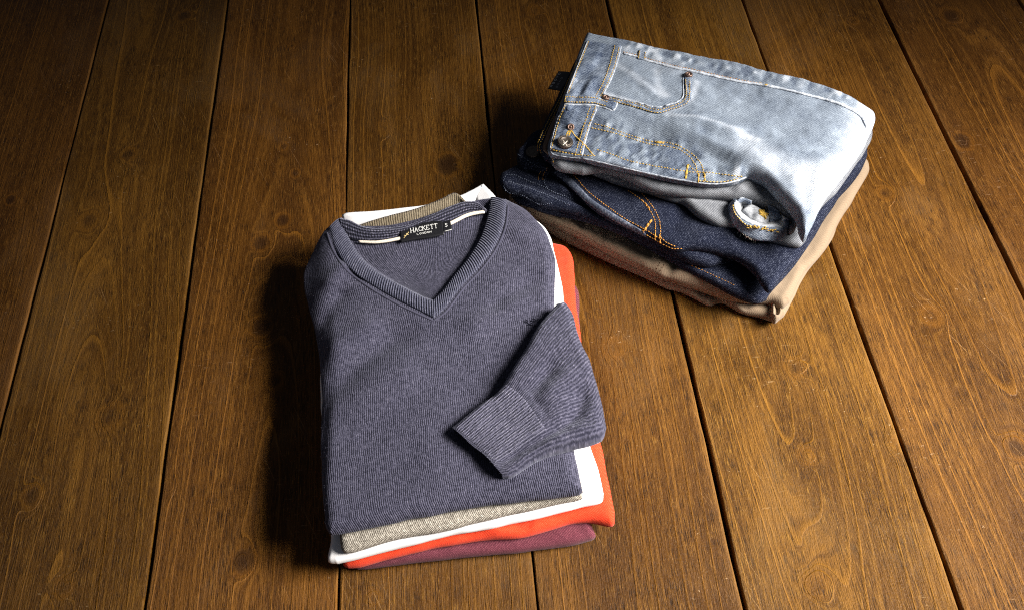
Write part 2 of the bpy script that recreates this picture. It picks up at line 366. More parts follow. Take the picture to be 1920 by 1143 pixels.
M['beige_rib'] = knit('beige_rib', (0.08, 0.062, 0.04), (0.20, 0.165, 0.115), (0.40, 0.34, 0.26), pitch=0.0026, speck=0.5, sheen=0.1)
M['white'] = weave('white_cotton', (0.82, 0.81, 0.82), (0.88, 0.88, 0.89), (0.72, 0.71, 0.73), 900, None, 0.00012, 0.25, 0.12)
M['orange'] = weave('orange_cotton', (0.58, 0.040, 0.013), (0.74, 0.11, 0.05), (0.38, 0.020, 0.006), 800, (0.0019, 1.0, 0.35), 0.0003, 0.4, 0.10)
M['maroon'] = weave('maroon_cotton', (0.095, 0.023, 0.034), (0.21, 0.07, 0.085), (0.035, 0.009, 0.015), 800, (0.0019, 1.0, 0.4), 0.0003, 0.5, 0.12)
M['denim_light'] = weave('washed_denim', (0.155, 0.185, 0.23), (0.33, 0.38, 0.45), (0.05, 0.065, 0.10), 800, (0.0019, 0.8, 0.30), 0.0005, 0.62, 0.34, 0.0, 1.0, worn_and_lit=True)
M['denim_seam'] = weave('washed_denim_seams', (0.135, 0.165, 0.22), (0.34, 0.385, 0.46), (0.018, 0.029, 0.062), 600, (0.0019, 0.8, 0.30), 0.0005, 0.6, 0.85, 0.0, 1.0)
M['denim_inside'] = weave('denim_reverse', (0.145, 0.152, 0.17), (0.26, 0.27, 0.29), (0.065, 0.07, 0.082), 800, (0.0021, 0.8, 0.6), 0.0004, 0.6, 0.35, 0.0, 1.0)
M['denim_edge'] = weave('frayed_denim_edge', (0.33, 0.36, 0.41), (0.60, 0.63, 0.68), (0.10, 0.12, 0.16), 380, None, 0.0005, 0.9, 0.3)
M['denim_pale'] = weave('pale_denim_lining', (0.32, 0.335, 0.36), (0.50, 0.52, 0.55), (0.13, 0.14, 0.16), 700, None, 0.0004, 0.7, 0.3)
M['denim_dark'] = weave('raw_denim', (0.0065, 0.0085, 0.019), (0.085, 0.095, 0.135), (0.002, 0.0027, 0.007), 700, (0.0021, 0.8, 0.25), 0.0004, 0.66, 0.15, 0.02)
M['denim_dark_edge'] = weave('raw_denim_edge', (0.075, 0.09, 0.13), (0.25, 0.27, 0.33), (0.015, 0.02, 0.04), 500, None, 0.0005, 0.8, 0.3)
M['khaki'] = weave('khaki_twill', (0.200, 0.146, 0.098), (0.29, 0.22, 0.155), (0.115, 0.08, 0.052), 800, (0.0021, -0.8, 0.18), 0.00025, 0.35, 0.14)
M['thread'] = plain('mustard_thread', (0.46, 0.29, 0.05), 0.7, 0.3, 0, 0.35, 900)
M['thread_rust'] = plain('rust_thread', (0.42, 0.19, 0.03), 0.7, 0.3, 0, 0.4, 900)
M['thread_tan'] = plain('tan_thread', (0.42, 0.32, 0.21), 0.8, 0.2, 0, 0.4, 900)
M['thread_dark'] = plain('dark_brown_thread', (0.10, 0.06, 0.035), 0.8, 0.2, 0, 0.4, 900)
M['thread_navy'] = plain('navy_thread', (0.006, 0.006, 0.014), 0.8, 0.2, 0, 0.4, 900)
M['thread_white'] = plain('white_thread', (0.62, 0.62, 0.60), 0.7, 0.2, 0, 0.08, 900)
M['thread_grey'] = plain('grey_thread', (0.34, 0.35, 0.37), 0.7, 0.2, 0, 0.2, 900)
M['thread_gold'] = plain('gold_thread', (0.55, 0.42, 0.18), 0.5, 0.4, 0, 0.25, 900)
M['satin'] = plain('black_satin', (0.008, 0.008, 0.010), 0.45, 0.35, 0, 0.3, 700)
M['tape'] = plain('cream_tape', (0.70, 0.62, 0.52), 0.8, 0.2, 0, 0.2, 900)
M['metal'] = plain('antique_brass', (0.085, 0.070, 0.058), 0.5, 0.5, 0.8, 0.6, 900, 0.0003)
M['copper'] = plain('aged_copper', (0.16, 0.105, 0.085), 0.5, 0.5, 0.85, 0.5, 900, 0.0003)
M['brown_lining'] = weave('brown_lining', (0.13, 0.085, 0.06), (0.22, 0.15, 0.11), (0.06, 0.04, 0.03), 800, None, 0.0003, 0.5, 0.2)

def wood():
    s = NT('stained_pine'); p = s.pos()
    at_ = lambda a: s.n('ShaderNodeAttribute', attribute_name=a).outputs['Fac']
    ring, knot, tone, edge, hue = at_('ring'), at_('knot'), at_('tone'), at_('edge'), at_('hue')
    fine = s.noise(s.scale(p, 820, 60, 1), 1.0, 3, 0.7); fine2 = s.noise(s.scale(p, 900, 420, 1), 1.0, 2, 0.6); fib = s.noise(s.scale(p, 170, 5, 1), 1.0, 3, 0.6)
    blot = s.noise(s.scale(p, 1, 0.45, 1), 9, 4, 0.6, 0.5); blot2 = s.noise(s.scale(p, 1, 0.5, 1), 28, 3, 0.6)
    rj = s.ma('ADD', ring, s.ma('MULTIPLY', s.ma('SUBTRACT', fib, 0.5), 0.25)); fr = s.ma('FRACT', rj); idx = s.ma('FLOOR', rj)
    wn = s.n('ShaderNodeTexWhiteNoise', noise_dimensions='1D'); s.put(wn.inputs['W'], idx); rnd = wn.outputs['Value']
    late = s.ma('MULTIPLY', s.remap(fr, 0.66, 0.95), s.remap(fr, 1.0, 0.96))           # thin hard lines of the growth rings
    strong = s.remap(rnd, 0.45, 1.0)
    line = s.ma('MULTIPLY', late, s.ma('MULTIPLY_ADD', strong, 0.92, 0.08))
    soft = s.remap(fr, 0.0, 0.6)
    base = s.mix(s.remap(blot, 0.3, 0.7), (0.092, 0.041, 0.0072), (0.20, 0.095, 0.018))
    base = s.mix(s.ma('MULTIPLY', s.remap(blot2, 0.35, 0.7), 0.45), base, (0.088, 0.041, 0.0075))
    base = s.mix(s.ma('MULTIPLY', s.ma('SUBTRACT', 1.0, soft), 0.12), base, (0.075, 0.034, 0.0065))
    n1 = s.n('ShaderNodeTexNoise', noise_dimensions='1D'); s.put(n1.inputs['W'], s.ma('MULTIPLY', ring, 0.33)); n1.inputs['Detail'].default_value = 3
    base = s.mix(s.ma('MULTIPLY', s.remap(n1.outputs[0], 0.42, 0.68), 0.55), base, (0.070, 0.029, 0.0048))
    base = s.mix(s.ma('MULTIPLY', s.remap(n1.outputs[0], 0.46, 0.28), 0.45), base, (0.235, 0.116, 0.023))
    st = s.noise(s.scale(p, 42, 1.6, 1, 2, 5), 1.0, 4, 0.6); base = s.mix(s.ma('MULTIPLY', s.remap(st, 0.46, 0.64), 0.60), base, (0.066, 0.028, 0.005))
    halo = s.ma('MULTIPLY', s.remap(knot, 0.0, 0.22), s.remap(knot, 0.6, 0.3)); base = s.mix(s.ma('MULTIPLY', halo, 0.40), base, (0.28, 0.125, 0.020))
    fam = s.remap(blot2, 0.3, 0.65, 0.35, 1.0)
    base = s.mix(s.ma('MULTIPLY', s.remap(fine, 0.51, 0.62), s.ma('MULTIPLY', fam, 0.9)), base, (0.022, 0.010, 0.002))
    base = s.mix(s.ma('MULTIPLY', s.remap(fine, 0.45, 0.31), s.ma('MULTIPLY', fam, 0.65)), base, (0.34, 0.19, 0.045))
    base = s.mix(s.ma('MULTIPLY', line, 0.55), base, (0.34, 0.165, 0.030))
    base = s.mix(s.ma('MULTIPLY', s.remap(fine2, 0.62, 0.76), 0.55), base, (0.40, 0.22, 0.055))
    base = s.mix(s.ma('MULTIPLY', knot, 0.85), base, (0.030, 0.013, 0.0035))
    rot = s.n('ShaderNodeMapping', (p,)); rot.inputs['Rotation'].default_value = (0, 0, 1.15)
    scr = s.ma('MULTIPLY', s.remap(s.noise(s.scale(rot.outputs[0], 11, 900, 1), 1.0, 1, 0.5), 0.69, 0.74), s.remap(s.noise(p, 7, 2, 0.5), 0.52, 0.60)); base = s.mix(s.ma('MULTIPLY', scr, 0.55), base, (0.40, 0.25, 0.10))
    wp = s.ma('MULTIPLY', s.remap(s.noise(s.scale(p, 1, 0.6, 1, 4, 2), 6, 5, 0.65, 0.8), 0.52, 0.66), s.remap(fine, 0.35, 0.6)); base = s.mix(s.ma('MULTIPLY', wp, 0.26), base, (0.27, 0.165, 0.065))
    # pale scuffs and short scratches
    sc1 = s.noise(s.scale(p, 60, 300, 1), 1.0, 3, 0.7); sc2 = s.noise(p, 5.5, 2, 0.5)
    scuff = s.ma('MULTIPLY', s.remap(sc1, 0.61, 0.72), s.remap(sc2, 0.54, 0.66))
    base = s.mix(s.ma('MULTIPLY', scuff, 0.5), base, (0.42, 0.29, 0.14))
    fl = s.ma('MULTIPLY', s.remap(s.noise(s.scale(p, 170, 300, 1, 3, 8), 1.0, 2, 0.6), 0.665, 0.74), s.remap(s.noise(p, 9, 3, 0.6), 0.52, 0.64))
    base = s.mix(s.ma('MULTIPLY', fl, 0.75), base, (0.46, 0.34, 0.18))
    base = s.mix(s.ma('MULTIPLY', edge, 0.45), base, (0.36, 0.20, 0.06))
    hs = s.n('ShaderNodeHueSaturation'); s.put(hs.inputs['Color'], base); s.put(hs.inputs['Value'], s.ma('MULTIPLY', tone, 0.68)); hs.inputs['Saturation'].default_value = 1.05
    h = s.ma('ADD', s.ma('MULTIPLY', fine, -1.0), s.ma('MULTIPLY', line, 0.45)); h = s.ma('ADD', h, s.ma('MULTIPLY', fine2, -0.25)); h = s.ma('ADD', h, s.ma('MULTIPLY', fib, -0.35)); h = s.ma('SUBTRACT', h, s.ma('MULTIPLY', knot, 0.3))
    r = s.remap(blot, 0.3, 0.7, 0.46, 0.62)
    return s.done(s.mix(1.0, hs.outputs[0], s.n('ShaderNodeCombineColor', (1.03, s.ma('MULTIPLY_ADD', hue, 0.07, 0.95), 1.0)).outputs[0], 'MULTIPLY'), r, s.bump(h, 1.0, 0.0015), 0.14)
M['wood'] = wood()
M['under'] = plain('dark_underfloor', (0.006, 0.004, 0.003), 0.9, 0.1)

# ------------------------------------------------------------------ floor
Y0, Y1 = at(900, 1143)[1]-0.35, at(1900, 0)[1]+0.9
floor = mk('floor', [(-2.2, Y0-.5, -0.022), (2.2, Y0-.5, -0.022), (2.2, Y1+.5, -0.022), (-2.2, Y1+.5, -0.022)], [(0, 1, 2, 3)], M['under'], smooth=False)
tag(floor, 'dark brown stained wooden floor of long boards under both clothes stacks', 'floor', kind='structure')
jx = [at(x, 0)[0] for x in (203, 427, 656, 892, 1137, 1392, 1648, 1910)]
jx = [jx[0]-0.37, jx[0]-0.185]+jx+[jx[-1]+0.185]
gapw = [.003, .003, .0034, .0036, .0028, .0030, .0046, .0036, .0048, .004, .003]
KN = [(455, 1050, .013, 1.0), (205, 780, .016, .55), (165, 415, .014, .6), (530, 412, .010, .9), (490, 455, .011, .9), (840, 310, .017, 1.2), (1150, 650, .014, .4), (1490, 687, .012, .55),
      (1745, 592, .013, .5), (1512, 852, .010, .4), (1905, 838, .013, .7), (1660, 362, .010, .6), (1805, 265, .013, .9), (1785, 30, .015, .8), (345, 30, .013, .7), (20, 375, .008, .8),
      (553, 325, .007, .7), (242, 290, .011, .7), (490, 612, .013, .9), (515, 712, .009, .8), (548, 86, .006, .6), (532, 275, .006, .7), (1530, 1095, .013, .4), (318, 910, .006, -.5), (720, 240, .012, .4),
      (1000, 20, .012, .4), (1290, 300, .012, .5), (1600, 40, .008, .5), (60, 930, .012, .6), (120, 1100, .010, .5), (700, 1120, .008, .5), (1680, 830, .009, .35)]
knots = [(*at(x, y)[:2], r, k) for x, y, r, k in KN]
tones = [.95, .90, .84, 1.02, .98, .86, 1.05, .98, .90, 1.22, 1.0]
for i in range(len(jx)-1):
    xa, xb = jx[i]+gapw[i]/2, jx[i+1]-gapw[i+1]/2; rg = np.random.default_rng(20+i); nz = VNoise(60+i); nz2 = VNoise(160+i)
    W = xb-xa; e = 0.0016
    xs = np.r_[xa, xa, xa+e*.3, xa+e, xa+2.2*e, np.arange(xa+4*e, xb-4*e, 0.0021), xb-2.2*e, xb-e, xb-e*.3, xb, xb]
    zs = np.zeros(len(xs)); zs[[0, -1]] = -0.02; zs[[1, -2]] = -e*.9; zs[[2, -3]] = -e*.35; zs[[3, -4]] = -e*.08
    ys = np.arange(Y0, Y1, 0.0052); X, Y = np.meshgrid(xs, ys, indexing='ij'); Z = np.repeat(zs[:, None], len(ys), 1)
    ew = 0.0006*nz(Y*9, Y*0+1)+0.0004*nz(Y*40, Y*0+6)
    wL = np.clip(1-(X-xa)/0.012, 0, 1); wR = np.clip(1-(xb-X)/0.012, 0, 1)
    Xw = X+wL*ew-wR*(0.0006*nz(Y*8+30, Y*0+2)+0.0004*nz(Y*35, Y*0+11))
    Z = Z+np.where(Z > -0.019, 0.0004*nz(X*14, Y*3)-0.0006*((X-xa)/W-.5)**2*4*0, 0)
    x0 = xa+W*rg.uniform(.25, .75); d0 = rg.uniform(.004, .03); K = rg.uniform(170, 240)
    depth = d0+0.045*nz2(Y*0.9+3, Y*0+4)+0.006*nz2(Y*3.5, Y*0+9)
    xc = x0+0.030*nz(Y*0.8, Y*0+20)+0.003*nz(Y*6, Y*0+22)
    ring = np.sqrt((X-xc)**2+depth**2)*K+0.7*nz2(X*22, Y*2.5)+0.15*nz(X*60, Y*9)+100
    kn = np.zeros_like(ring)
    for kx, ky, kr, ks in knots:
        if xa-.03 < kx < xb+.03:
            dx = (X-kx)/kr; dy = (Y-ky)/(kr*1.25); q = np.hypot(dx+.12*nz(X*90, Y*90), dy+.12*nz(X*80+9, Y*80))
            dyl = (Y-ky)/(kr*4.5); ql = np.hypot((X-kx)/(kr*1.7), dyl)
            ring += 4.5*np.exp(-q*q*1.2)+K*kr*1.1*np.exp(-ql*ql*.8)*np.sign(X-kx+1e-6)*(1-np.exp(-np.abs(X-kx)/(kr*.7)))*.55
            kn = np.maximum(kn, np.clip(1.15-q, 0, 1)**.7*abs(ks)*np.where(q < .75, 1, .8)) if ks > 0 else kn
    tone = tones[i]*(1+0.10*nz2(X*5, Y*2.2)); edge = np.exp(-np.minimum(X-xa, xb-X)/0.0022)*np.clip(0.5+nz(Y*12, X*0+7), 0, 1)
    V = np.stack([Xw, Y, Z], 2).reshape(-1, 3)
    mk('floorboard', V, grid_faces(len(xs), len(ys))[:, ::-1], M['wood'], floor, attrs={'hue': np.full(X.size, rg.uniform(-1, 1)), 'ring': ring.ravel(), 'knot': np.clip(kn, 0, 1).ravel(), 'tone': tone.ravel(), 'edge': edge.ravel()})

# ------------------------------------------------------------------ folded tops, bottom to top
LG, RG = 'folded tops in the left stack', 'folded trousers in the right stack'
t = thing('shirt', at(880, 800), 'dark maroon folded shirt at the very bottom of the left stack, resting on the floor', 'shirt', LG)
slab('folded_body', [(660, 600), (860, 560), (1060, 520)], [(1084, 545), (1087, 600), (1088, 700), (1100, 860), (1108, 975), (1117, 1004)],
     [(1110, 1011), (1018, 1029), (881, 1043), (779, 1053), (690, 1064), (668, 1065)], [(664, 1050), (655, 850)], 0.0, 0.015, 0.007, M['maroon'], t, (90, 110),
     noise=(0.0010, 35), seed=3, folds=[([(1085, 965), (1098, 990), (1112, 1006)], 0.002, 0.004)])
t = thing('shirt', at(880, 780, 0.013), 'orange red folded shirt between the white and the maroon shirts of the left stack', 'shirt', LG)
slab('folded_body', [(640, 560), (860, 500), (1036, 458)], [(1062, 466), (1075, 488), (1077, 540), (1090, 640), (1108, 745), (1128, 840), (1142, 910), (1153, 962)],
     [(1149, 985), (1103, 977), (1045, 987), (975, 1006), (915, 1009), (830, 1024), (745, 1042), (677, 1061), (652, 1064)], [(643, 1058), (640, 850)], 0.012, 0.029, 0.008, M['orange'], t, (120, 120),
     noise=(0.0011, 38), seed=4, folds=[([(960, 985), (985, 995), (1000, 1000)], -0.003, 0.006), ([(905, 985), (930, 1003), (945, 1006)], 0.003, 0.006)])
ws = thing('shirt', at(860, 760, 0.027), 'white folded shirt above the orange one, its collar peeking out behind the sweater', 'shirt', LG)
wb = slab('folded_body', [(640, 470), (820, 430), (985, 402)], [(1016, 424), (1034, 450), (1042, 483), (1052, 532), (1064, 600), (1084, 715), (1104, 830), (1122, 885), (1132, 926)],
     [(1129, 940), (1086, 950), (984, 976), (881, 995), (779, 1018), (677, 1045), (631, 1056)], [(615, 1052), (621, 1000), (612, 900), (606, 800), (600, 735), (606, 640)], 0.027, 0.044, 0.007, M['white'], ws, (120, 130),
     noise=(0.0007, 30), seed=5, folds=[([(880, 985), (893, 993), (912, 990)], -0.002, 0.004)])
loft('collar', [(642, 402, .064), (652, 399, .066), (700, 396, .066), (755, 390, .066), (800, 384, .066), (860, 368, .067), (888, 355, .068), (906, 345, .069)],
     [(648, 425, .052), (665, 428, .052), (705, 425, .052), (760, 420, .052), (805, 412, .052), (862, 398, .052), (893, 388, .052), (903, 382, .052)], M['white'], ws, (60, 10), 0.002, thick=0.0014)
loft('collar', [(906, 345, .069), (914, 353, .068), (924, 363, .067), (934, 376, .064), (945, 392, .06)], [(893, 372, .060), (896, 382, .058), (905, 395, .056), (915, 405, .054), (930, 412, .052)],
     M['white'], ws, (24, 10), 0.0015, thick=0.0014)
bs = thing('knit_shirt', at(860, 760, 0.042), 'beige textured knit shirt lying directly under the grey V neck sweater', 'shirt', LG)
slab('folded_body', [(640, 520), (800, 480), (1000, 440)], [(1020, 470), (1030, 600), (1060, 780), (1082, 880), (1094, 924)],
     [(1091, 934), (1052, 943), (950, 966), (847, 990), (745, 1010), (659, 1035)], [(643, 1034), (637, 1005), (630, 900), (618, 700)], 0.042, 0.056, 0.0065, M['beige'], bs, (110, 110), noise=(0.0006, 30), seed=6)
loft('collar', [(668, 424, .067), (690, 416, .070), (727, 405, .071), (780, 391, .071), (825, 374, .072), (850, 362, .0725), (862, 366, .072), (874, 379, .070)],
     [(672, 440, .058), (694, 440, .058), (732, 436, .058), (786, 428, .058), (830, 412, .058), (858, 398, .058), (870, 394, .058), (880, 394, .058)], M['beige_rib'], bs, (60, 10), 0.002, thick=0.0016)

# ------------------------------------------------------------------ sweater on top
sw = thing('sweater', at(840, 700, 0.055), 'blue grey V neck knit sweater on top of the left stack, one sleeve folded across', 'sweater', LG)
VIN = [(640, 425), (643, 455), (666, 492), (700, 520), (745, 548), (790, 572), (813, 580), (835, 560), (860, 528), (890, 490), (915, 450), (930, 410), (937, 384), (900, 380), (850, 392), (800, 412), (740, 427), (690, 428)]
body = slab('front_panel', [(632, 414), (680, 425), (740, 424), (800, 408), (860, 388), (910, 376), (950, 377)],
     [(985, 396), (1014, 424), (1032, 455), (1040, 490), (1041, 600), (1058, 720), (1075, 835), (1086, 895), (1092, 922)],
     [(1085, 927), (1052, 931), (950, 942), (847, 957), (745, 977), (642, 998), (622, 1000)], [(611, 984), (604, 900), (601, 800), (602, 720), (594, 640), (582, 590), (568, 530), (566, 500), (582, 468), (606, 436)],
     0.053, 0.073, 0.014, M['sweater'], sw, (240, 260), noise=(0.0011, 24), seed=7,
     steps=[([(618, 1010), (625, 900), (640, 760), (640, 640), (625, 560), (628, 470), (640, 400)][::-1], -0.020, 0.040)],
     folds=[([(600, 770), (660, 700), (740, 640), (800, 610)], -0.0059, 0.010), ([(600, 690), (660, 640), (720, 600)], 0.0043, 0.010), ([(640, 800), (720, 730), (800, 680)], 0.0037, 0.014),
            ([(850, 640), (930, 600), (1000, 560)], 0.0037, 0.010), ([(900, 600), (960, 560), (1030, 520)], -0.0034, 0.008), ([(620, 560), (640, 520), (660, 500)], 0.0051, 0.008),
            ([(600, 620), (630, 570), (660, 540)], -0.0051, 0.008), ([(640, 960), (760, 935), (900, 910), (1080, 890)], 0.0010, 0.006), ([(930, 430), (965, 440), (1010, 480)], 0.0027, 0.009)],
     dips=[(VIN, -0.0075, 0.008)])
back = loft('back_panel', [(652, 452), (672, 488), (704, 514), (745, 538), (795, 561), (813, 570)], [(915, 392), (908, 432), (886, 478), (855, 520), (832, 552), (815, 570)], M['sweater_back'], sw, (90, 60), 0.0012,
            surf=[body], wave=(0.0012, 0.03, 9), thick=0.0012, edge=0.08)
o1 = lay([(616, 430), (628, 466), (653, 501), (693, 532), (745, 562), (786, 582), (813, 596)], [body], 0.0003)
i1 = [(x, y, z) for (x, y), z in zip([(641, 408), (653, 443), (676, 480), (704, 507), (745, 531), (793, 556), (812, 562)], [.0690, .0700, .0715, .0725, .0735, .0735, .0735])]
loft('neckband', o1, i1, M['rib'], sw, (900, 14), 0.0030, rib=(0.00042, 0.0031), thick=0.0035, pw=2.6)
o2 = lay([(950, 380), (944, 422), (927, 463), (899, 501), (865, 537), (832, 580), (813, 596)], [body], 0.0003)
i2 = [(x, y, z) for (x, y), z in zip([(920, 370), (915, 402), (902, 443), (881, 480), (848, 521), (829, 546), (812, 562)], [.0715, .0725, .0735, .0735, .0735, .0735, .0735])]
loft('neckband', o2, i2, M['rib'], sw, (900, 14), 0.0030, rib=(0.00042, 0.0031), thick=0.0035, pw=2.6)
welt('shoulder_seam', [(613, 436), (625, 470), (650, 506), (690, 537), (742, 568), (784, 588), (813, 601)], [body], M['sweater'], sw, 0.0012, 0.0008)
welt('shoulder_seam', [(953, 385), (948, 425), (931, 466), (903, 505), (869, 541), (836, 584), (813, 601)], [body], M['sweater'], sw, 0.0012, 0.0008)
bt = [(637, 409, .072), (655, 413, .073), (678, 424, .0735), (708, 428, .0735), (762, 422, .0735), (806, 404, .074), (841, 388, .075), (873, 378, .075), (896, 380, .075), (913, 394, .073)]
bb = [(646, 438, .068), (655, 448, .068), (675, 452, .068), (708, 452, .068), (750, 445, .0675), (806, 430, .068), (845, 416, .068), (877, 402, .069), (898, 398, .069), (912, 400, .069)]
nb = loft('back_neckband', bt, bb, M['herring'], sw, (300, 16), 0.0022, rib=(0.0003, 0.0032), thick=0.002, pw=2.4)
loft('neck_tape', [(672, 451, .0700), (708, 451.5, .0700), (746, 445, .0700), (800, 432, .070), (845, 415, .0705), (877, 400, .0712), (909, 394, .0718)],
     [(674, 456, .0695), (709, 457, .0695), (747, 451, .0695), (801, 439, .0695), (846, 422, .0700), (878, 406.5, .0708), (909, 400, .0712)], M['tape'], sw, (70, 7), 0.0012, thick=0.001)
# woven label with its lettering
lab = loft('woven_label', [(750, 431, .0718), (772, 420, .0728), (800, 416, .0730), (829, 414, .0730)], [(752, 455, .0700), (778, 450, .0704), (806, 446, .0706), (833, 440.5, .0708)], M['satin'], sw, (40, 14), 0.0008, thick=0.0006, edge=.1)
sz = loft('size_label', [(829.5, 416, .0724), (844, 412, .0728)], [(832, 436, .0712), (847.5, 431.5, .0716)], M['satin'], sw, (14, 14), 0.0011, thick=0.0006, edge=.1)
GL = {'H': [[(0, 0), (0, 1)], [(.8, 0), (.8, 1)], [(0, .5), (.8, .5)], [(-.15, 0), (.15, 0)], [(.65, 0), (.95, 0)], [(-.15, 1), (.15, 1)], [(.65, 1), (.95, 1)]],
      'A': [[(0, 0), (.42, 1), (.85, 0)], [(.17, .36), (.67, .36)], [(-.12, 0), (.15, 0)], [(.7, 0), (1, 0)]],
      'C': [[(.82, .78), (.6, .98), (.3, .95), (.05, .65), (.05, .35), (.3, .04), (.6, .02), (.84, .2)], [(.82, .62), (.82, 1)]],
      'K': [[(0, 0), (0, 1)], [(.75, 1), (.05, .45)], [(.22, .58), (.82, 0)], [(-.15, 0), (.15, 0)], [(-.15, 1), (.15, 1)], [(.6, 1), (.9, 1)], [(.68, 0), (.98, 0)]],
      'E': [[(0, 0), (0, 1)], [(-.12, 1), (.7, 1), (.7, .8)], [(0, .5), (.5, .5)], [(-.12, 0), (.72, 0), (.72, .22)]],
      'T': [[(.4, 0), (.4, 1)], [(0, .8), (0, 1), (.8, 1), (.8, .8)], [(.22, 0), (.58, 0)]],
      'L': [[(0, 1), (0, 0), (.65, 0)]], 'O': [[(.4, 1), (.1, .8), (.02, .5), (.1, .2), (.4, 0), (.7, .2), (.78, .5), (.7, .8), (.4, 1)]],
      'N': [[(0, 0), (0, 1), (.75, 0), (.75, 1)]], 'D': [[(0, 0), (0, 1), (.4, 1), (.72, .75), (.72, .25), (.4, 0), (0, 0)]],
      'S': [[(.7, .82), (.45, 1), (.15, .95), (.05, .75), (.2, .56), (.55, .45), (.7, .25), (.55, .03), (.25, 0), (.03, .18)]],
      'R': [[(0, 0), (0, 1), (.5, 1), (.7, .78), (.5, .52), (0, .52)], [(.35, .52), (.75, 0)]],
      'B': [[(0, 0), (0, 1), (.5, 1), (.65, .76), (.5, .53), (0, .53)], [(.5, .53), (.72, .27), (.5, 0), (0, 0)]],
      'Y': [[(0, 1), (.4, .5), (.8, 1)], [(.4, .5), (.4, 0)]]}
def word(txt, adv=1.12): return [[(i*adv+x, y) for x, y in pl] for i, ch in enumerate(txt) for pl in GL[ch]]
def quad_map(w, bl, br, tl):
    return lambda x, y: (bl[0]+(br[0]-bl[0])*x/w+(tl[0]-bl[0])*y, bl[1]+(br[1]-bl[1])*x/w+(tl[1]-bl[1])*y)
strokes('lettering', word('HACKETT'), quad_map(7.6, (770.5, 437), (820.5, 427.4), (769.5, 429)), [lab], M['thread_white'], lab, 0.00036)
strokes('lettering', word('LONDON'), quad_map(6.5, (782, 441.2), (809.5, 436.4), (781.6, 438)), [lab], M['thread_white'], lab, 0.00022)
strokes('emblem', [[(0, 0), (1, 1)], [(-.1, .45), (1.05, .5)], [(.35, .75), (.65, .8)], [(0, .6), (.15, .4)]], quad_map(1, (757, 447), (765, 445), (758.5, 437.5)), [lab], M['thread_gold'], lab, 0.00035)
strokes('size_letter', word('S'), quad_map(.8, (834.5, 426), (839, 425), (834.3, 420)), [sz], M['thread_white'], sz, 0.00035)
strokes('underline', [[(0, 0), (1, 0)]], quad_map(1, (833, 434.2), (846.5, 430.6), (833, 430)), [sz], M['thread_white'], sz, 0.00035)
# sleeve folded over the front, with its ribbed cuff
slv = slab('sleeve', [(850, 803), (895, 768), (940, 735), (962, 700), (985, 662), (1015, 612), (1046, 574)], [(1061, 572), (1086, 640), (1112, 706), (1134, 800)],
     [(1126, 822), (1060, 840), (1000, 862), (958, 887), (941, 889)], [(928, 876), (905, 852), (880, 832), (858, 812)], 0.067, 0.091, 0.009, M['sleeve'], sw, (170, 170), noise=(0.0010, 34), seed=11, open_left=True,
     folds=[([(998, 760), (1020, 722), (1050, 686)], -0.004, 0.006), ([(1066, 812), (1085, 775), (1101, 735)], -0.0045, 0.006), ([(930, 884), (960, 862), (1000, 842), (1045, 815), (1090, 790)], -0.005, 0.004),
            ([(1020, 775), (1045, 735), (1080, 690)], 0.0025, 0.008), ([(960, 720), (985, 735), (1035, 806)], -0.001, 0.003)], sag=lambda u, v: -0.006*np.clip(u-.6, 0, 1)-0.0085*np.clip(.45-u, 0, 1)/.45+0.0016*np.sin(v*9)*np.clip(.15-u, 0, 1)/.15)
slv.modifiers.new('thickness', 'SOLIDIFY').thickness = 0.0016; slv.modifiers[0].offset = -1
loft('cuff', [(852, 804), (880, 827), (905, 848), (928, 871)], [(951, 719), (980, 741), (1003, 771), (1027, 806)], M['cuff'], slv, (330, 40), 0.0017, surf=[slv], rib=(0.0005, 0.0027), thick=0.001, edge=.05)
strokes('embroidered_emblem', [[(0, .9), (.15, 1), (.25, .8), (.1, .6), (0, .7)], [(.1, .7), (.5, .1), (.9, -.1)], [(.35, .1), (.6, .5), (1, .9)], [(.45, .75), (.55, 1), (.75, .98), (.85, .7), (.45, .72)], [(.2, .2), (.8, .6)]],
        quad_map(1, (983, 612), (1008, 609), (984, 600)), [body], M['thread_navy'], sw, 0.0005)

# stray fibres of the knit
def fibres(name, src, count, mat, parent):
    V, Fc = SURF[src]; VV, FF = [], []; ids = RNG.integers(0, len(Fc), count)
    for f in ids:
        P0 = V[np.array(Fc[f])].mean(0); nr = np.cross(V[Fc[f][1]]-V[Fc[f][0]], V[Fc[f][2]]-V[Fc[f][0]]); nr = nr/(np.linalg.norm(nr)+1e-12)
        if nr@(CAM-P0) < 0: nr = -nr
        a = RNG.normal(0, 1, 3); a -= nr*(a@nr); a /= np.linalg.norm(a)+1e-9; L = RNG.uniform(.0012, .0030); b = np.cross(nr, a)*RNG.uniform(-.5, .5)
        t = np.linspace(0, 1, 5)[:, None]; pts = P0+a*L*t+b*L*t*t+nr*(0.0014*np.sin(t*2.6)*RNG.uniform(.4, 1))
        v, fc = sweep_geo(pts, np.tile(nr, (5, 1)), 0.00007, 0.00007, k=3, full=True); o = len(VV)*len(v); VV.append(v); FF += [tuple(i+o for i in q) for q in fc]
    o = mk(name, np.vstack(VV), FF, mat, parent); o['kind'] = 'stuff'; return o
M['fuzz'] = plain('wool_fuzz', (0.085, 0.083, 0.115), 0.9, 0.1)
fibres('stray_fibres', body, 1800, M['fuzz'], sw); fibres('stray_fibres', slv, 900, M['fuzz'], slv)

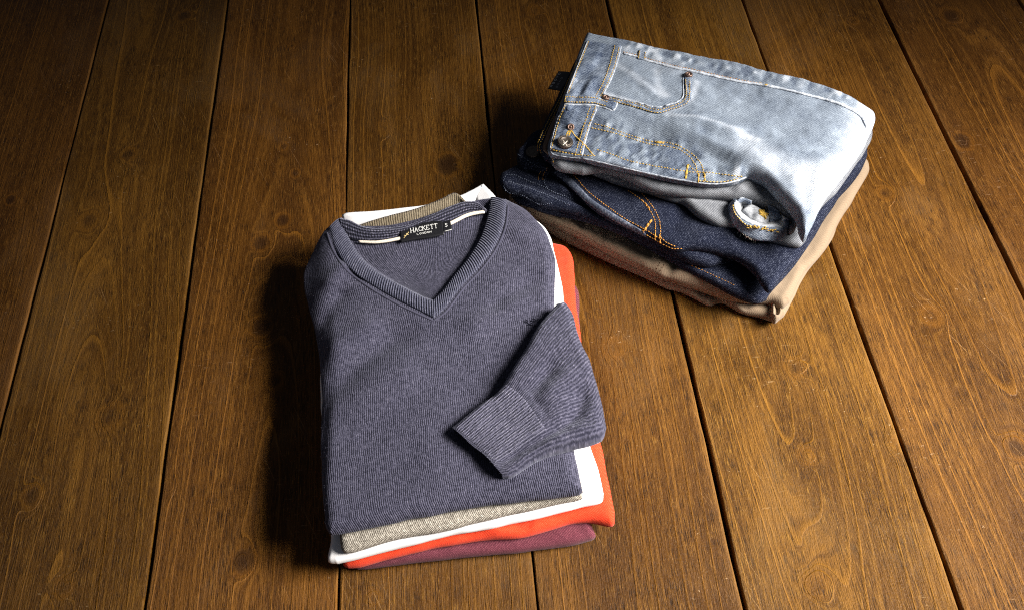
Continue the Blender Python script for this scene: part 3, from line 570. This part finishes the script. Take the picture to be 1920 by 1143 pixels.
# ------------------------------------------------------------------ khaki trousers, bottom of the right stack
kh = thing('trousers', at(1290, 440), 'khaki cotton trousers at the bottom of the right stack, resting on the floor', 'trousers', RG)
k0 = slab('leg_layer', [(985, 352), (1150, 300), (1400, 290), (1612, 292)], [(1627, 305), (1628, 325), (1600, 372), (1575, 412), (1552, 462), (1507, 518), (1490, 555), (1478, 578), (1470, 592)],
     [(1455, 601), (1426, 594), (1391, 585), (1352, 567), (1328, 571), (1279, 546), (1245, 537), (1193, 512), (1160, 498), (1080, 462), (1009, 422)], [(978, 402), (968, 385)], 0.0, 0.014, 0.007, M['khaki'], kh, (170, 90), ang=0.5,
     noise=(0.0010, 30), seed=13, folds=[([(1300, 560), (1325, 556), (1350, 545)], -0.004, 0.006), ([(1390, 585), (1400, 575), (1410, 565)], -0.004, 0.005)])
k1 = slab('leg_layer', [(955, 368), (1080, 330), (1350, 300), (1610, 296)], [(1626, 310), (1626, 328), (1598, 376), (1573, 416), (1550, 464), (1505, 518), (1488, 552), (1480, 568)],
     [(1466, 577), (1441, 567), (1398, 566), (1349, 556), (1308, 542), (1270, 530), (1229, 515), (1170, 489), (1120, 463), (1080, 441), (1009, 409), (982, 397)], [(957, 379)], 0.012, 0.031, 0.009, M['khaki'], kh, (190, 100), ang=0.5,
     noise=(0.0013, 32), seed=14, wear_and_light=[([(960, 378), (1009, 404), (1080, 434), (1120, 456), (1170, 481), (1229, 508)], 0.6, 0.010, 26)], folds=[([(1255, 508), (1310, 530), (1400, 558)], 0.0035, 0.005), ([(1240, 530), (1262, 508), (1280, 498)], -0.004, 0.004), ([(1200, 495), (1225, 480), (1245, 470)], -0.002, 0.006),
            ([(1130, 462), (1145, 446), (1160, 436)], -0.002, 0.006), ([(1085, 440), (1100, 425), (1110, 415)], -0.0018, 0.006), ([(1045, 422), (1055, 410), (1065, 402)], -0.0016, 0.005), ([(1440, 560), (1475, 520), (1540, 440)], -0.002, 0.010)])
stitch('seam_stitching', [[(967, 382), (985, 392), (1009, 403), (1080, 434), (1120, 456), (1170, 481), (1229, 508)], [(1232, 505), (1238, 492), (1246, 482)], [(1238, 509), (1246, 495), (1253, 485)]], [k1], M['thread_dark'], kh, 0.0022, 0.0014, 0.00042)
loft('belt_loop', [(1015, 392), (1012, 398), (1008, 405)], [(1020, 394), (1016, 400), (1012, 407)], M['khaki'], kh, (14, 8), 0.0018, surf=[k1, k0])
lf = slab('cuff_fold', [(1446, 572), (1456, 574), (1465, 578)], [(1467, 588), (1462, 598)], [(1455, 601), (1448, 599)], [(1445, 585)], 0.004, 0.026, 0.006, M['khaki'], kh, (24, 24), ang=0.5, noise=(0.0005, 60), seed=15, folds=[([(1456, 572), (1456, 585), (1454, 598)], -0.010, 0.0022)])

# ------------------------------------------------------------------ dark jeans
dj = thing('jeans', at(1300, 400, 0.03), 'dark indigo jeans in the middle of the right stack, between khaki trousers and pale jeans', 'jeans', RG)
d0 = slab('leg_layer', [(962, 330), (1100, 270), (1380, 240), (1600, 262)], [(1622, 274), (1626, 290), (1612, 326), (1572, 372), (1536, 428), (1502, 482), (1473, 516), (1442, 552), (1436, 562)],
     [(1420, 567), (1397, 562), (1360, 546), (1329, 528), (1300, 514), (1258, 490), (1192, 452), (1114, 419), (1064, 406), (1024, 400), (993, 387)], [(969, 378), (955, 360)], 0.029, 0.043, 0.007, M['denim_dark'], dj, (190, 90), ang=0.5, noise=(0.0010, 28), seed=21)
d1 = slab('waist_layer', [(938, 330), (1080, 262), (1330, 240), (1560, 262)], [(1596, 280), (1598, 310), (1560, 372), (1500, 420), (1450, 470), (1400, 480)],
     [(1365, 487), (1330, 498), (1300, 494), (1262, 478), (1200, 452), (1140, 428), (1080, 402), (1018, 385), (977, 366)], [(948, 358), (938, 345)], 0.040, 0.055, 0.0075, M['denim_dark'], dj, (190, 90), ang=0.5, noise=(0.0012, 32), seed=22,
     folds=[([(944, 345), (990, 352), (1060, 376), (1130, 404)], -0.004, 0.003), ([(955, 330), (1015, 350), (1090, 376)], 0.002, 0.004)])
d2 = slab('front_panel', [(970, 284), (1010, 245), (1200, 215), (1400, 220), (1590, 262)], [(1618, 272), (1624, 288), (1608, 324), (1568, 372), (1532, 428), (1498, 482), (1470, 514), (1446, 545)],
     [(1437, 546), (1424, 530), (1412, 512), (1390, 493), (1370, 483), (1328, 473), (1297, 468), (1267, 469), (1241, 460), (1225, 452), (1191, 434), (1140, 410), (1100, 381), (1061, 345), (1034, 327), (1008, 318)], [(985, 306), (972, 296)],
     0.052, 0.066, 0.007, M['denim_dark'], dj, (210, 110), ang=0.5, noise=(0.0013, 28), seed=23, sag=lambda u, v: -0.004*np.clip(1-u*3, 0, 1),
     folds=[([(1280, 467), (1330, 440), (1400, 420)], 0.003, 0.010), ([(1250, 440), (1270, 420), (1290, 410)], -0.003, 0.008), ([(1150, 350), (1200, 380), (1240, 430)], 0.002, 0.01)])
d3 = slab('waistband', [(970, 287), (1000, 262), (1040, 240)], [(1052, 262), (1046, 290), (1034, 318)], [(1024, 330), (1000, 320), (982, 318)], [(970, 305)], 0.050, 0.068, 0.006, M['denim_dark'], dj, (50, 40), ang=0.5, noise=(0.0010, 60), seed=24)
stitch('frayed_edge', [[(944, 340), (951, 329), (965, 329), (977, 334), (1018, 350), (1040, 361), (1075, 374)]], [d1, d2, d0], M['denim_dark_edge'], dj, 0.0018, 0.0009, 0.00055, 0.0002, 0.0003)
stitch('frayed_edge', [[(944, 349), (954, 361), (977, 365), (1001, 378), (1018, 384), (1035, 381)]], [d1, d0], M['denim_dark_edge'], dj, 0.0018, 0.0009, 0.00055, 0.0002, 0.0003)
stitch('frayed_edge', [[(952, 340), (962, 343), (1000, 356), (1040, 372), (1070, 386)]], [d1, d0], M['denim_dark_edge'], dj, 0.0018, 0.0009, 0.00055, 0.0002, 0.0003)
stitch('frayed_edge', [[(970, 289), (990, 301), (1008, 312), (1028, 317)]], [d3, d2], M['denim_dark_edge'], dj, 0.0018, 0.0009, 0.00055, 0.0002, 0.0003)
stitch('frayed_edge', [[(1030, 320), (1023, 332), (1021, 343), (1026, 352)]], [d3, d2, d1], M['denim_dark_edge'], dj, 0.0018, 0.0009, 0.00055, 0.0002, 0.0003)
loft('fly_facing', [(1043, 318), (1066, 331), (1090, 354), (1108, 372), (1140, 394), (1180, 418), (1210, 436)], [(1038, 324), (1058, 341), (1080, 363), (1100, 380), (1135, 405), (1178, 429), (1212, 446)], M['denim_dark_edge'], dj, (120, 8), 0.0006, surf=[d2], wave=(0.0003, 0.006, 3))
stitch('fly_stitching', [[(1065, 318), (1082, 336), (1100, 357), (1130, 381), (1165, 406), (1191, 421), (1215, 434), (1236, 447)], [(1212, 440), (1232, 452), (1245, 459), (1262, 466), (1279, 466)], [(1238, 445), (1250, 455), (1266, 462)],
                         [(1177, 357), (1190, 366), (1205, 378), (1215, 390), (1224, 404), (1228, 418), (1229, 440), (1229, 450)], [(1203, 363), (1213, 374), (1225, 390), (1234, 408), (1238, 424), (1238, 455)]], [d2], M['thread_rust'], dj, 0.0026, 0.0009, 0.00055)
stitch('bar_tack', [[(1222, 412), (1205, 434)], [(1223, 413), (1206, 436)], [(1201, 374), (1212, 384), (1218, 392)], [(1237, 440), (1238, 457)], [(1229, 436), (1228, 449)]], [d2], M['thread_rust'], dj, 0.006, 0.0001, 0.0008)
stitch('leg_stitching', [[(1297, 498), (1330, 513), (1350, 522), (1377, 535)]], [d0], M['thread_rust'], dj, 0.0022, 0.0014, 0.00035)
stitch('loop_stitching', [[(1014, 322), (1010, 330), (1009, 338)], [(1022, 322), (1018, 331), (1017, 338)], [(1026, 314), (1024, 322)]], [d3, d2, d1], M['thread_rust'], dj, 0.0022, 0.0008, 0.0005)
c, nr = cast([d3, d2], 1000, 286); disc('waist_button', c, nr, [(.0085, 0), (.0085, .002), (.0078, .003), (.006, .0026), (.0055, .0022), (.002, .0022)], M['metal'], dj)

# ------------------------------------------------------------------ pale jeans on top
lj = thing('jeans', at(1320, 300, 0.065), 'pale washed blue jeans on top of the right stack, metal waist button and mustard stitching', 'jeans', RG)
back_wb = slab('back_waistband', [(1085, 108), (1110, 90), (1130, 90)], [(1110, 170), (1085, 260), (1060, 300)], [(1040, 306), (1020, 296)], [(1007, 274), (1020, 235), (1040, 196), (1062, 150)], 0.072, 0.088, 0.005, M['denim_dark'], lj, (30, 70), noise=(0.0006, 60), seed=29)
l0 = slab('leg_layer', [(1075, 250), (1200, 150), (1400, 170), (1600, 230)], [(1634, 245), (1630, 270), (1605, 310), (1566, 365), (1542, 387), (1520, 428), (1511, 452)],
     [(1498, 463), (1458, 456), (1430, 447), (1405, 437), (1378, 428), (1350, 424), (1331, 418), (1311, 408), (1281, 383), (1261, 377), (1221, 363), (1180, 353), (1106, 324)], [(1080, 300)], 0.064, 0.077, 0.0065, M['denim_inside'], lj, (170, 90), ang=0.5, noise=(0.0014, 36), seed=31,
     folds=[([(1140, 322), (1200, 345), (1290, 372)], 0.002, 0.004)])
l1 = slab('leg_layer', [(1060, 250), (1200, 140), (1400, 160), (1600, 220)], [(1632, 236), (1628, 262), (1600, 306), (1560, 358), (1520, 395), (1497, 420), (1490, 434)],
     [(1481, 438), (1478, 430), (1484, 420), (1478, 410), (1465, 400), (1445, 391), (1416, 381), (1395, 375), (1382, 374), (1341, 371), (1300, 368), (1261, 365), (1221, 357), (1170, 335), (1130, 322), (1092, 326)], [(1045, 316), (1034, 300)], 0.074, 0.090, 0.007, M['denim_inside'], lj, (190, 90), ang=0.5, noise=(0.0016, 36), seed=32,
     folds=[([(1375, 372), (1395, 355), (1420, 345)], 0.004, 0.005), ([(1360, 360), (1385, 342), (1400, 336)], -0.002, 0.004)])
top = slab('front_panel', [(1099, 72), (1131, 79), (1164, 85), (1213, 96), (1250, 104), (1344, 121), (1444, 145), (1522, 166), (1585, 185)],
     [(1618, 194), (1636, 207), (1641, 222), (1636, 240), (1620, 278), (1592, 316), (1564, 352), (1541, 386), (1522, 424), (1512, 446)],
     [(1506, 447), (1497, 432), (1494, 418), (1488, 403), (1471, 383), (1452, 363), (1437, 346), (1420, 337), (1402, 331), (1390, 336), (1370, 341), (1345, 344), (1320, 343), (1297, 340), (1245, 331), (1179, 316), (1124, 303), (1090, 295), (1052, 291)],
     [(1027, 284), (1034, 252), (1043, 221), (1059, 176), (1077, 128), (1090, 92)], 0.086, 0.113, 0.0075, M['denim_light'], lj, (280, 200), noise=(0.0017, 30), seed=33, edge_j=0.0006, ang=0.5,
     wear_and_light=[([(1168, 95), (1266, 122), (1344, 140), (1444, 158), (1533, 180), (1585, 196)], -0.95, 0.009, 60), ([(1114, 236), (1166, 254), (1219, 268), (1271, 278), (1305, 300), (1315, 336)], -0.9, 0.006, 40),
           ([(1100, 285), (1179, 306), (1245, 320), (1297, 328), (1390, 334)], -0.95, 0.007, 45), ([(1130, 262), (1200, 284), (1290, 310)], -0.75, 0.016, 0), ([(1120, 250), (1180, 275), (1240, 300), (1300, 322)], -0.8, 0.012, 30), ([(1110, 215), (1160, 225), (1220, 240)], -0.40, 0.007, 0),  # fly darkening: indigo blotches plus shade of the slope put into the colour
           ([(1345, 160), (1420, 200), (1520, 240), (1540, 290)], -0.30, 0.022, 0), ([(1620, 200), (1625, 240), (1590, 310), (1540, 380)], 0.8, 0.020, 0), ([(1400, 290), (1460, 330), (1510, 340)], 0.55, 0.015, 0),  # right end paler, middle greyer: fading plus painted light on the fold
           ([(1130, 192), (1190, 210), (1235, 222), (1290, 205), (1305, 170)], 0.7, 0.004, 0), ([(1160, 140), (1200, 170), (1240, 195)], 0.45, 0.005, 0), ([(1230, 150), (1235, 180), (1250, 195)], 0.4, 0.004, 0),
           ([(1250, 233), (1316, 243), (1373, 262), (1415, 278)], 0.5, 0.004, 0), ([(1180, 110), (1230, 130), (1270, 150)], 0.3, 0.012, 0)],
     steps=[([(1080, 225), (1150, 225), (1235, 236), (1300, 262), (1345, 285), (1378, 306), (1394, 330), (1396, 370)], -0.011, 0.026), ([(1120, 60), (1250, 100), (1400, 135), (1530, 170), (1650, 215)][::-1], -0.006, 0.012), ([(1530, 130), (1560, 220), (1540, 300), (1470, 440)][::-1], -0.012, 0.055)],
     folds=[([(1245, 236), (1290, 243), (1330, 252), (1372, 263), (1415, 276)], 0.0056, 0.006), ([(1370, 275), (1410, 268), (1450, 262)], -0.0035, 0.006), ([(1420, 250), (1480, 270), (1560, 300)], -0.0031, 0.010), ([(1490, 190), (1555, 215), (1590, 250), (1565, 300)], -0.0036, 0.014),
            ([(1250, 275), (1285, 262), (1320, 270)], 0.0028, 0.006), ([(1300, 275), (1340, 300), (1390, 325)], -0.0042, 0.005), ([(1300, 150), (1380, 190), (1480, 220)], -0.0028, 0.014), ([(1390, 330), (1430, 310), (1500, 300)], 0.0042, 0.012),
            ([(1160, 150), (1200, 165), (1230, 200)], 0.0022, 0.005), ([(1190, 160), (1215, 175), (1235, 190)], -0.0020, 0.003), ([(1520, 330), (1500, 380), (1495, 420)], -0.0042, 0.008), ([(1480, 330), (1490, 370), (1500, 430)], 0.0028, 0.006)])
T = [top]; TT = [top, l1, l0]
# waistband, belt loops and raised seams
wbd = loft('waistband', [(1101, 76), (1080, 129), (1062, 176), (1047, 221), (1037, 252), (1031, 283)], [(1165, 87), (1156, 121), (1143, 155), (1127, 185), (1110, 228), (1098, 262), (1091, 292)], M['denim_seam'], lj, (110, 40), 0.0030, surf=T,
           wave=(0.0026, 0.026, 5, 5.5), edge=.10)
T2 = [wbd, top]
loft('underlap', [(1033, 293, .088), (1052, 297, .088), (1075, 299, .088), (1096, 302, .088)], [(1043, 315, .080), (1060, 318, .080), (1077, 323, .080), (1094, 327, .080)], M['denim_seam'], lj, (40, 12), 0.0025, wave=(0.001, 0.008, 8))
stitch('underlap_stitching', [[(1036, 296), (1038, 305), (1044, 313)], [(1080, 301), (1078, 312), (1081, 322)], [(1090, 303), (1087, 314), (1089, 325)]], [o for o in lj.children if o.name.startswith('underlap')], M['thread'], lj, 0.0026, 0.0008, 0.0006)
welt('waist_edge', [(1165, 87), (1156, 121), (1143, 155), (1127, 184)], T2, M['denim_edge'], lj, 0.0009, 0.0010, 0.0003)
welt('waist_edge', [(1119, 204), (1108, 230), (1098, 262), (1091, 293)], T2, M['denim_edge'], lj, 0.0009, 0.0010, 0.0003)
welt('waist_edge', [(1102, 77), (1081, 130), (1063, 176)], T2, M['denim_edge'], lj, 0.0007, 0.0008, 0.0002)
welt('waist_edge', [(1060, 196), (1047, 222), (1038, 252), (1032, 281), (1037, 289), (1060, 294), (1090, 297)], T2, M['denim_edge'], lj, 0.0007, 0.0008, 0.0003)
stitch('waistband_stitching', [[(1104, 78), (1083, 130), (1066, 174)], [(1153, 86), (1144, 120), (1131, 155), (1117, 180)], [(1161, 89), (1152, 124), (1138, 158), (1125, 182)], [(1060, 198), (1050, 222), (1041, 252), (1034, 279)],
       [(1107, 200), (1097, 230), (1085, 268), (1078, 292)], [(1117, 200), (1105, 232), (1093, 268), (1087, 291)], [(1036, 281), (1058, 286), (1080, 290), (1116, 293)]], T2, M['thread'], lj, 0.0028, 0.0008, 0.00055)
bl = loft('belt_loop', [(1058, 179), (1085, 180), (1114, 181), (1140, 190), (1157, 193)], [(1056, 195), (1085, 196), (1114, 197), (1136, 203), (1150, 208)], M['denim_seam'], lj, (60, 12), 0.0028, surf=T2, wave=(0.0006, 0.008, 4), edge=.35)
welt('loop_edge', [(1057, 196), (1085, 197), (1114, 198), (1136, 204), (1149, 209)], T2, M['denim_edge'], bl, 0.0011, 0.0013, 0.0003)
welt('loop_edge', [(1158, 192), (1155, 200), (1150, 208)], [bl, top], M['denim_edge'], bl, 0.0012, 0.0011, 0.0003)
stitch('loop_stitching', [[(1061, 182), (1085, 183), (1114, 184), (1139, 192)], [(1060, 191), (1085, 192), (1114, 193), (1135, 199)], [(1061, 181), (1059, 193)]], [bl], M['thread'], bl, 0.0026, 0.0008, 0.00055)
b2 = loft('belt_loop', [(1198, 94), (1196, 103), (1195, 112)], [(1212, 97), (1211, 105), (1209, 114)], M['denim_seam'], lj, (20, 10), 0.0022, surf=T, edge=.3)
stitch('loop_stitching', [[(1199, 96), (1197, 110)], [(1210, 98), (1208, 112)]], [b2, top], M['thread'], b2, 0.0026, 0.0008, 0.00055)
loft('side_seam', [(1168, 99), (1192, 104), (1213, 111), (1266, 125), (1297, 131), (1344, 142), (1392, 152), (1444, 160), (1533, 181), (1581, 195), (1616, 216), (1628, 238)],
     [(1168, 103), (1192, 108), (1213, 116), (1266, 130), (1297, 136), (1344, 147), (1392, 157), (1444, 165), (1533, 186), (1580, 201), (1611, 219), (1623, 240)], M['denim_edge'], lj, (180, 7), 0.0011, surf=T, wave=(0.0005, 0.005, 6))
stitch('side_stitching', [[(1168, 98), (1192, 103), (1213, 110), (1266, 124), (1297, 130), (1344, 141), (1392, 151), (1420, 156)]], T, M['thread_rust'], lj, 0.0024, 0.0010, 0.0004)
stitch('bar_tack', [[(1420, 156), (1444, 161)], [(1420, 157.5), (1443, 162.5)]], T, M['thread'], lj, 0.007, 0.0001, 0.0009)
# pocket
pk = loft('pocket_edge', [(1129, 178), (1152, 184), (1192, 193), (1232, 203), (1258, 197), (1276, 190), (1283, 182), (1283, 160), (1282, 142)], [(1127, 185), (1150, 192), (1190, 202), (1232, 214), (1262, 206), (1286, 198), (1295, 188), (1297, 160), (1296, 142)], M['denim_seam'], lj,
          (130, 12), 0.0022, surf=T2, wave=(0.0009, 0.006, 12), edge=.3)
welt('pocket_rim', [(1129, 177), (1152, 183), (1192, 192), (1232, 202), (1257, 196), (1275, 189), (1281, 181), (1281, 160), (1281, 142)], T2+[pk], M['denim_edge'], pk, 0.0009, 0.0012, 0.0003)
stitch('pocket_stitching', [[(1129, 180), (1152, 186), (1192, 195), (1232, 206), (1258, 200), (1278, 192), (1286, 183), (1286, 150)], [(1150, 190), (1190, 200), (1232, 211.5), (1261, 204), (1284, 196), (1292, 186), (1293.5, 150)]], [pk, top], M['thread'], pk, 0.0024, 0.0009, 0.0005)
for x, y, r in ((1291, 141, .0048), (1136, 184, .0042), (1070, 239, .0042)):
    c, nr = cast([pk, bl, wbd, top], x, y); disc('rivet', c, nr, [(r, -.001), (r, .0012), (r*.85, .002), (r*.6, .0019), (r*.5, .0008), (r*.35, .0008), (r*.3, .0022), (r*.12, .0026)], M['copper'], lj)
# fly
stitch('fly_stitching', [[(1114, 232), (1140, 239), (1166, 249), (1219, 265), (1245, 267), (1271, 273), (1285, 281), (1300, 291), (1314, 307), (1319, 322), (1321, 339)], [(1108, 240), (1140, 247), (1180, 259), (1219, 271), (1250, 275), (1274, 281), (1292, 294), (1304, 311), (1308, 325), (1310, 339)],
       [(1119, 281), (1150, 291), (1179, 302), (1245, 315), (1297, 323), (1328, 324), (1368, 329), (1392, 331)], [(1310, 339), (1330, 341), (1356, 341), (1385, 335)], [(1290, 308), (1300, 318), (1310, 323)]], TT, M['thread'], lj, 0.0026, 0.0010, 0.00055)
stitch('bar_tack', [[(1289, 309), (1287, 322), (1285, 336)], [(1290.5, 309), (1288.5, 322), (1286.5, 336)], [(1310, 325), (1309, 344)], [(1321, 325), (1322, 340)], [(1228, 266), (1245, 268)], [(1228, 267.5), (1245, 269.5)]], TT, M['thread'], lj, 0.008, 0.0001, 0.0007)
welt('fly_edge', [(1092, 297), (1124, 304), (1179, 317), (1245, 332), (1297, 341), (1320, 344), (1345, 345), (1370, 342), (1388, 337), (1400, 332)], TT, M['denim_edge'], lj, 0.0011, 0.0011, 0.0003)
# waist button with crossed lines, and its buttonhole
c, nr = cast([wbd, top], 1059, 269); bt_ = disc('waist_button', c, nr, [(.0088, .000), (.0092, .0022), (.0088, .0036), (.0080, .0041), (.0074, .0036), (.0068, .0036), (.0064, .0040), (.0054, .0040), (.0050, .0034), (.002, .0034)], M['metal'], lj, 40)
strokes('emblem', [[(0, 0), (1, 1)], [(0, 1), (1, 0)], [(.1, .5), (.3, .5)], [(.75, .55), (.9, .55)]], quad_map(1, (1055, 273), (1063, 274), (1055.5, 264)), [bt_], M['tape'], bt_, 0.00045)
stitch('buttonhole', [[(1070, 243), (1078, 255), (1088, 264), (1100, 277), (1113, 292)], [(1066, 246), (1063, 251), (1062, 255)], [(1069, 246), (1068, 251), (1066, 255)], [(1072, 246), (1066, 248)], [(1071, 250), (1064, 252)]], T2, M['thread'], lj, 0.0018, 0.0002, 0.0008)
# inner back waist seen past the front edge
stitch('back_waist_stitching', [[(1083, 116), (1066, 150), (1050, 185), (1032, 220), (1017, 250), (1008, 273), (1010, 284)], [(1087, 118), (1070, 152), (1054, 187), (1036, 222), (1022, 252), (1012, 274), (1015, 288)]], [back_wb, top], M['thread'], lj, 0.0026, 0.0008, 0.00055)
loft('waist_lining', [(1040, 218, .089), (1030, 240, .089), (1022, 262, .088), (1018, 278, .087), (1026, 288, .086)], [(1046, 222, .091), (1038, 244, .091), (1031, 264, .091), (1026, 282, .090), (1034, 292, .088)], M['brown_lining'], lj, (40, 8), 0.0015)
# black care tag
tg = loft('side_tag', [(1047, 134, .082), (1036, 152, .080), (1027, 167, .078)], [(1074, 138, .088), (1066, 156, .088), (1058, 173, .088)], M['satin'], lj, (30, 14), 0.0008, wave=(0.0006, 0.012, 2), edge=.1)
strokes('lettering', word('RBOYO', 1.35), quad_map(6.5, (1035.5, 164), (1052.5, 137), (1031.5, 163)), [tg], M['thread_white'], tg, 0.00032)
strokes('lettering', word('BRND', 1.5), quad_map(6.5, (1045, 165), (1058, 142), (1042, 164)), [tg], M['thread_grey'], tg, 0.00022, 0.0001)
# turned-up leg hem poking out of the fold
rim = [(1410, 377, .091), (1396, 372, .091), (1384, 374, .090), (1378, 381, .089), (1378, 390, .088), (1384, 401, .087), (1396, 413, .086), (1410, 420, .086), (1432, 425, .086), (1452, 425, .086), (1466, 428, .087), (1474, 420, .089), (1474, 408, .090)]
out = [(1404, 381, .080), (1392, 376, .079), (1378, 378, .078), (1370, 388, .076), (1370, 401, .075), (1376, 418, .074), (1386, 433, .073), (1399, 443, .073), (1415, 451, .073), (1438, 453, .073), (1458, 452, .074), (1471, 442, .077), (1477, 428, .080)]
hem = loft('leg_hem', rim, out, M['denim_seam'], lj, (140, 14), 0.0025, wave=(0.0010, 0.008, 17), thick=0.0016)
inn = [(1411, 386, .080), (1405, 386, .077), (1399, 390, .075), (1396, 396, .074), (1399, 402, .074), (1406, 408, .074), (1414, 412, .074), (1424, 415, .075), (1436, 417, .075), (1448, 417, .075), (1458, 415, .076), (1464, 409, .077), (1466, 402, .078)]
loft('hem_lining', rim, inn, M['denim_pale'], hem, (140, 14), 0.0015, wave=(0.0012, 0.010, 18))
loft('hem_lining', [(1395, 385, .082), (1407, 383, .085), (1420, 388, .084), (1430, 394, .080), (1436, 398, .077)], [(1398, 404, .078), (1408, 412, .081), (1422, 416, .083), (1434, 418, .081), (1444, 418, .078)], M['denim_pale'], hem, (60, 30), 0.002, wave=(0.0042, 0.008, 19), pw=1.6)
loft('hem_lining', [(1440, 384, .086), (1452, 390, .086), (1462, 398, .084)], [(1444, 416, .080), (1455, 417, .080), (1463, 412, .080)], M['denim_seam'], hem, (40, 24), 0.002, wave=(0.0040, 0.009, 23), pw=3)
welt('hem_rim', [(1396, 372), (1384, 374), (1378, 381), (1378, 390), (1384, 401), (1396, 413), (1410, 420), (1432, 425), (1452, 425)], [hem], M['denim_edge'], hem, 0.0010, 0.0010, 0.0003)
stitch('hem_stitching', [[(1375, 384), (1375, 392), (1380, 403), (1392, 416), (1402, 424)]], [hem], M['thread'], hem, 0.0022, 0.0008, 0.0007)
fr = [[(1400+i*2.4+random.uniform(-1, 1), 424+i*.32+random.uniform(-2.5, 2.5)), (1405+i*2.4+random.uniform(-1, 2), 425+i*.32+random.uniform(-2.5, 2.5))] for i in range(24)]
fr += [[(1425+random.uniform(-4, 4), 398+random.uniform(-5, 5)), (1436+random.uniform(-4, 6), 408+random.uniform(-6, 6))] for i in range(16)]
stitch('frayed_thread', fr, [hem]+list(hem.children), M['thread'], hem, 0.006, 0.0001, 0.0006, 0.0006, 0.0006, True)
stitch('hem_fray', [[(1386+i*3, 434+i*1.7), (1384+i*3.2+random.uniform(-3, 3), 438+i*1.7+random.uniform(0, 5))] for i in range(11)], [hem, l0, d2], M['tape'], hem, 0.006, 0.0001, 0.0004, 0.0006, 0.0004, True)
